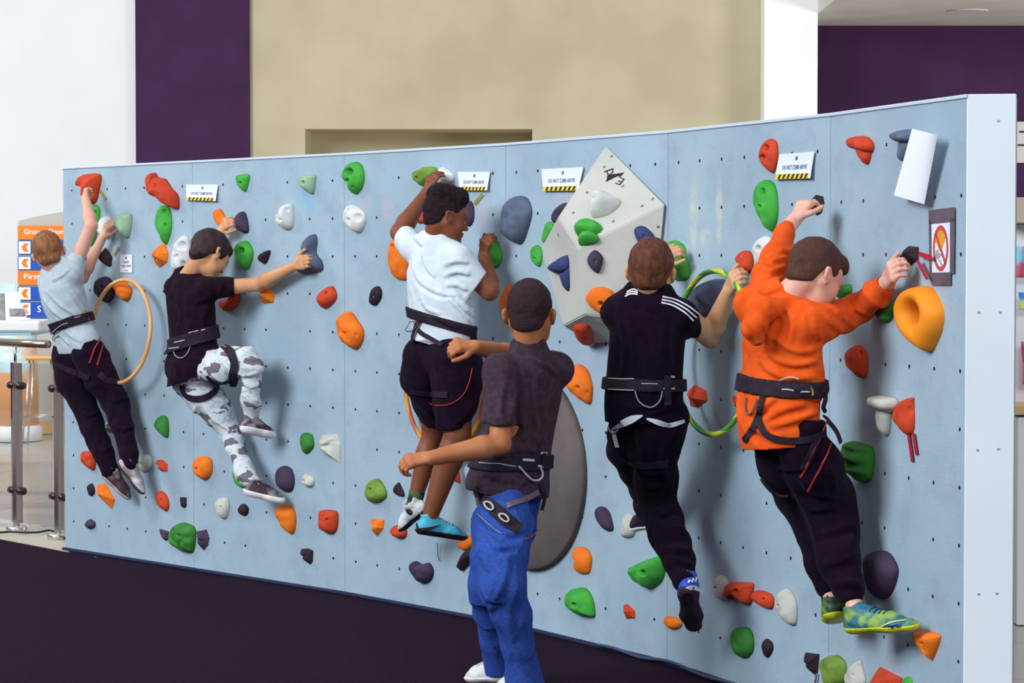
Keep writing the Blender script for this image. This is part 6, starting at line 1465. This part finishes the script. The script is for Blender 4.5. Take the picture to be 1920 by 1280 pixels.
    ribbon(up, [(1274, 1114), (1288, 1103), (1303, 1102), (1316, 1110)], [.012, .016, .016, .012], 'heel_band', mat('shoe_lightgrey', 'd2d4da', .5), shR, .002, .0015)
    for i in range(3): ribbon(up, [(1290+i*6, 1093-i*1), (1293+i*6, 1086+2-i*3)], .007, 'stripe_mark', mat('stripe_white', 'e6e4ea', .8), shR, .001, .004)
    belt(sf, P3(1211, 720, pel[1]), nrm(V(.02, 0, 1)), .023, .005, .004, 'harness_belt', m_web, root)
    for p, w_ in (([(1145, 709), (1190, 710)], .0035), ([(1144, 729), (1190, 731)], .0035), ([(1203, 719), (1232, 719)], .003), ([(1246, 706), (1262, 706)], .008), ([(1243, 728), (1262, 728)], .006)):
        web(sf, p, w_, root, m_webedge, 'webbing_stitching', .001, lift=.0105)
    web(both, [(1250, 704), (1251, 760)], .026, root, name='harness_strap', lift=.009)
    cord_on(sf, [(1192, 733), (1197, 750), (1207, 760), (1217, 763), (1229, 759), (1238, 749), (1241, 733)], .0028, 'gear_loop', m_gear, root, .006)
    cord_on(both, [(1143, 800), (1149, 812), (1158, 810), (1160, 803)], .003, 'harness_ring', m_gear, root)
    web(both, [(1160, 862), (1200, 872), (1250, 868)], .030, root, name='leg_loop', lift=.004)
    return root
# ---------------------------------------------------------------- boy in orange hoodie
def boy_orange():
    fg = Fig('f', (1468, 800), .34, -32, 1.0)
    pel = fg.pel; neck = fg.J(1468, 556, 0); cu = fg.J(1466, 600, 0)
    SL = cu-fg.lat*.12+Z*.05; SR = cu+fg.lat*.125+Z*.0
    EL = fg.T(SL, 1452, 482, .22, 1); WL = fg.T(EL, 1490, 412, .20, 1); hL = W(1522, 362, .10)
    ER = fg.T(SR, 1604, 588, .23, 1); WR = fg.T(ER, 1665, 528, .21, 1); hR = W(1690, 466, .12)
    HL = pel-fg.lat*.09; HR = pel+fg.lat*.09
    KL = fg.T(HL, 1515, 965, .36, 1, .14); AL = fg.T(KL, 1560, 1125, .35, 1, .16); TL = fg.T(AL, 1566, 1168, .16, 1, .06)
    KR = fg.T(HR, 1562, 965, .37, 1, .14); AR = fg.T(KR, 1606, 1148, .37, 1, .16); TR = fg.T(AR, 1722, 1180, .21, 1, .05)
    dbg('f', neck=neck, SL=SL, SR=SR, ER=ER, WR=WR, EL=EL, WL=WL, KL=KL, AL=AL, TL=TL, KR=KR, AR=AR, TR=TR)
    seglen('f arm', SR, ER, WR, hR); seglen('f armL', SL, EL, WL, hL); seglen('f leg', HR, KR, AR, TR); seglen('fL', HL, KL, AL, TL)
    root = person('boy in a bright orange hoodie and black trousers, nearest the right end', (pel[0], pel[1], 0))
    pn = -PAN[4][2]; hd = Head(P3(1533, 502, neck[1]+.0), 30, -30, 4, .98)
    handR = hand(WR, nrm(hR-WR), nrm(V(.85, .5, -.1)), 1, .96, (.6, 1.0, .9), .02); handL = hand(WL, nrm(hL-WL), nrm(V(.8, .6, -.2)), -1, .94, (.7, .9, .8), .02)
    aL, _ = fg.chain([SL, EL, WL], [(1436, 562, 34), (1444, 520, 30), (1455, 480, 28), (1470, 440, 21), (1478, 425, 18)])
    aR, _ = fg.chain([SR, ER, WR], [(1515, 606, 42), (1545, 604, 38), (1580, 596, 32), (1612, 578, 28), (1645, 550, 24), (1662, 531, 21)])
    lL, _ = fg.chain([HL, KL, AL], [(1455, 835, 48), (1468, 872, 52), (1492, 925, 42), (1530, 990, 33), (1545, 1055, 28), (1554, 1098, 21)])
    lR, _ = fg.chain([HR, KR, AR], [(1508, 838, 50), (1526, 875, 56), (1545, 930, 50), (1566, 990, 46), (1574, 1050, 42), (1592, 1105, 32), (1597, 1120, 24)])
    body = U([torso_skin(fg, pel, neck, cu, SL, SR, HL, HR), under(aL[:-1]+[Cap(aL[-1].a, aL[-1].b+(WL-aL[-1].b)*.3, aL[-1].ra, .040)], None), Cap(aL[-1].b, WL, .027, .025), under(aR, None), Cap(aR[-1].b, WR, .028, .026), hd.field(neck+V(.02, 0, .0), .050), handR, handL,
              under(lL, AL), under(lR, AR), foot_skin(AL, TL), foot_skin(AR, TR)], .012)
    build_field('body', body, VB*.9, skin('rosy', 'e2b09a', 'dba28c'), root)
    hd.eyes(root)
    build_field('hair', hd.hair((.005, .006, .010), ([-.12, -.09, -.06, -.035, -.020, .012, .030, .044, .058, .075, .11], [-.058, -.064, -.058, -.044, .010, .014, .000, .012, .042, .050, .052]), seed=6, amp=.003, fr=60,
                extra=lambda s: [s.E((0, .058, .072), (.062, .046, .042))]), VH, mat('hair_brown', '3d241d', .7, '5f3c2c', 90, bump=.8, bscale=500, stretch=(1, .5, .5), thr=(.2, .9)), root)
    t, _ = fg.chain([pel, neck], [(1466, 566, 34), (1465, 592, 60), (1470, 625, 68), (1472, 665, 70), (1470, 705, 68), (1466, 740, 70), (1462, 780, 74), (1458, 815, 72)], fg.fac, .64, sil=math.sqrt(math.cos(.559)**2+(.64*math.sin(.559))**2))
    hood = [Cap(P3(1478, 574, neck[1]-.04), P3(1432, 580, neck[1]-.09), .038, .046), Cap(P3(1432, 582, neck[1]-.09), P3(1408, 618, neck[1]-.11), .044, .038), Cap(P3(1408, 618, neck[1]-.11), P3(1418, 636, neck[1]-.10), .036, .030), Cap(P3(1480, 574, neck[1]-.03), P3(1518, 572, neck[1]+.02), .034, .024)]
    wl, wr_ = nrm(WL-EL), nrm(WR-ER)
    cl, cr = P3(1478, 428, (WL*.85+EL*.15)[1]), P3(1664, 530, (WR*.97+ER*.03)[1])
    hoodie = U([U(t, .02), U([U(aL, .02)]), U([U(aR, .02)]), Cap(SL, SR, .05)], .03)
    hoodie = U([hoodie, U(hood, .012)], .010)
    hoodie = Diff(hoodie, U([Cap(cl-wl*.01, cl+wl*.08, .026, .026), Cap(cr-wr_*.01, cr+wr_*.08, .028, .028), Cap(neck+V(.03, .01, .04), neck+V(.09, .03, .14), .046, .07)]), .005)
    sf = folded(hoodie, .008, 11, 3.9, V(.75, .3, -.55), 2.8)
    sf = creased(sf, [[(1420, 655), (1434, 688), (1474, 708), (1522, 708)], [(1432, 645), (1454, 673), (1494, 684), (1532, 676)], [(1448, 630), (1474, 652), (1510, 660), (1538, 650)], [(1524, 592), (1528, 612), (1536, 632)], [(1548, 588), (1560, 605), (1578, 622)], [(1566, 578), (1580, 594), (1602, 612)],
        [(1600, 566), (1610, 580), (1628, 590)], [(1428, 478), (1450, 488), (1474, 482)], [(1422, 500), (1446, 508), (1472, 500)], [(1452, 458), (1466, 468), (1484, 470)], [(1440, 578), (1452, 602), (1440, 640)], [(1478, 580), (1486, 610), (1480, 640)], [(1418, 540), (1436, 548), (1460, 540)],
        [(1412, 776), (1430, 764), (1450, 748)], [(1438, 784), (1470, 768), (1506, 758)], [(1446, 800), (1490, 788), (1530, 774)], [(1404, 800), (1424, 808), (1450, 822)], [(1400, 600), (1418, 622), (1424, 640)], [(1500, 730), (1520, 745), (1536, 748)]], .011, .011)
    sf = hem(sf, [(cl, wl, .06), (cr, wr_, .06)])
    sf = halfspace(sf, [(P3(1450, 838, pel[1]), nrm(V(.10, 0, -1)))])
    build_field('hoodie', sf, VC*.85, fabric('orange_fleece', 'e2521a', 'ec6222', 24), root)
    tr = U([U(lL, .02), U(lR, .02), Cap(HL, HR, .066)], .02)
    tf = folded(tr, .010, 14, 4.4, None, 2.5); tf = creased(tf, [[(1500, 900), (1525, 925), (1560, 932)], [(1490, 930), (1520, 955), (1560, 950)], [(1530, 1005), (1560, 995), (1600, 985)], [(1545, 1060), (1580, 1050), (1606, 1040)], [(1560, 1100), (1590, 1092), (1612, 1098)], [(1540, 860), (1560, 890), (1566, 920)], [(1440, 860), (1470, 880), (1500, 878)]], 0.011, 0.013); tf = halfspace(tf, [(P3(1470, 782, pel[1]), nrm(V(.05, 0, 1)))])
    build_field('trousers', tf, VC*.9, fabric('black_jogger', '130715', '1a0b1e', 30), root)
    both = U([sf, tf]); both.c = pel; both.R = .6
    mg = mat('shoe_green_multi', '2c6a7a', .5, '8fb04a', 16, thr=(.45, .62)); ys = mat('sole_yellow', 'c9cf2c', .5)
    _, up, at_, Lf = shoe(fg, 'trainer', AR, TR, nrm(V(-.12, 0, 1)), (mg, ys, mat('lace_teal', '1d3038', .8)), root, 1.03)
    shR = root.children[-1]
    ribbon(up, [(1626, 1186), (1648, 1176), (1672, 1166), (1700, 1162)], .005, 'shoe_piping', mat('piping_lime', 'c6d27a', .5), shR, .001, .001); ribbon(up, [(1632, 1188), (1660, 1178), (1690, 1172)], .012, 'shoe_panel', mat('shoe_navy', '20305c', .5), shR, .001, .0008)
    shoe(fg, 'trainer', AL, TL, nrm(V(-.2, -.4, 1)), (mat('shoe_dark_green', '1f3a2c', .5, '6a9a3a', 20, thr=(.5, .65)), ys, None), root, 1.0)
    belt(sf, P3(1470, 722, pel[1]), nrm(V(.02, -.1, 1)), .027, .004, .005, 'harness_belt', m_web, root)
    for p in ([(1462, 709), (1482, 707), (1498, 709)], [(1468, 730), (1488, 732)], [(1502, 733), (1515, 736)]): web(sf, p, .0045, root, m_webedge, 'webbing_stitching', .001, lift=.0115)
    web(sf, [(1519, 716), (1521, 742)], .007, root, mat('webbing_gold', '9a7440', .6), 'belt_buckle', .002, lift=.012)
    web(both, [(1432, 738), (1427, 765), (1414, 800), (1396, 825)], .020, root, name='harness_strap', lift=.004)
    web(both, [(1426, 762), (1424, 790), (1438, 815), (1470, 825), (1510, 824), (1545, 812)], .022, root, name='harness_strap', lift=.004)
    cord_on(both, [(1401, 745), (1399, 765), (1403, 778), (1412, 775), (1422, 748)], .0035, 'gear_loop', mat('gear_loop_brown', '7a5a50', .6), root)
    cord_on(both, [(1536, 730), (1546, 735), (1549, 748), (1543, 762), (1538, 770)], .0075, 'harness_ring', m_web, root, .008)
    web(both, [(1545, 788), (1556, 800), (1566, 815), (1572, 832)], .036, root, name='harness_buckle', th=.006, lift=.006)
    for p in ([(1548, 790), (1536, 822), (1520, 855), (1502, 895)], [(1562, 815), (1548, 855), (1530, 890), (1514, 920)]): web(both, p, .006, root, m_webred, 'webbing_stitching', .001, lift=.004)
    web(both, [(1530, 822), (1520, 850), (1505, 880)], .022, root, name='harness_strap', lift=.002)
    cord_on(both, [(1434, 893), (1446, 910), (1462, 921), (1484, 924)], .006, 'leg_loop', m_web, root, .012)
    return root
which = os.environ.get('BOYS', 'abcdef')
for c_, fn_ in zip('abcdef', (boy_far_left, boy_patterned, boy_white, boy_front, boy_stripes, boy_orange)):
    if c_ in which: fn_()
if os.environ.get('DBG'):
    for d in DBG: print(d)
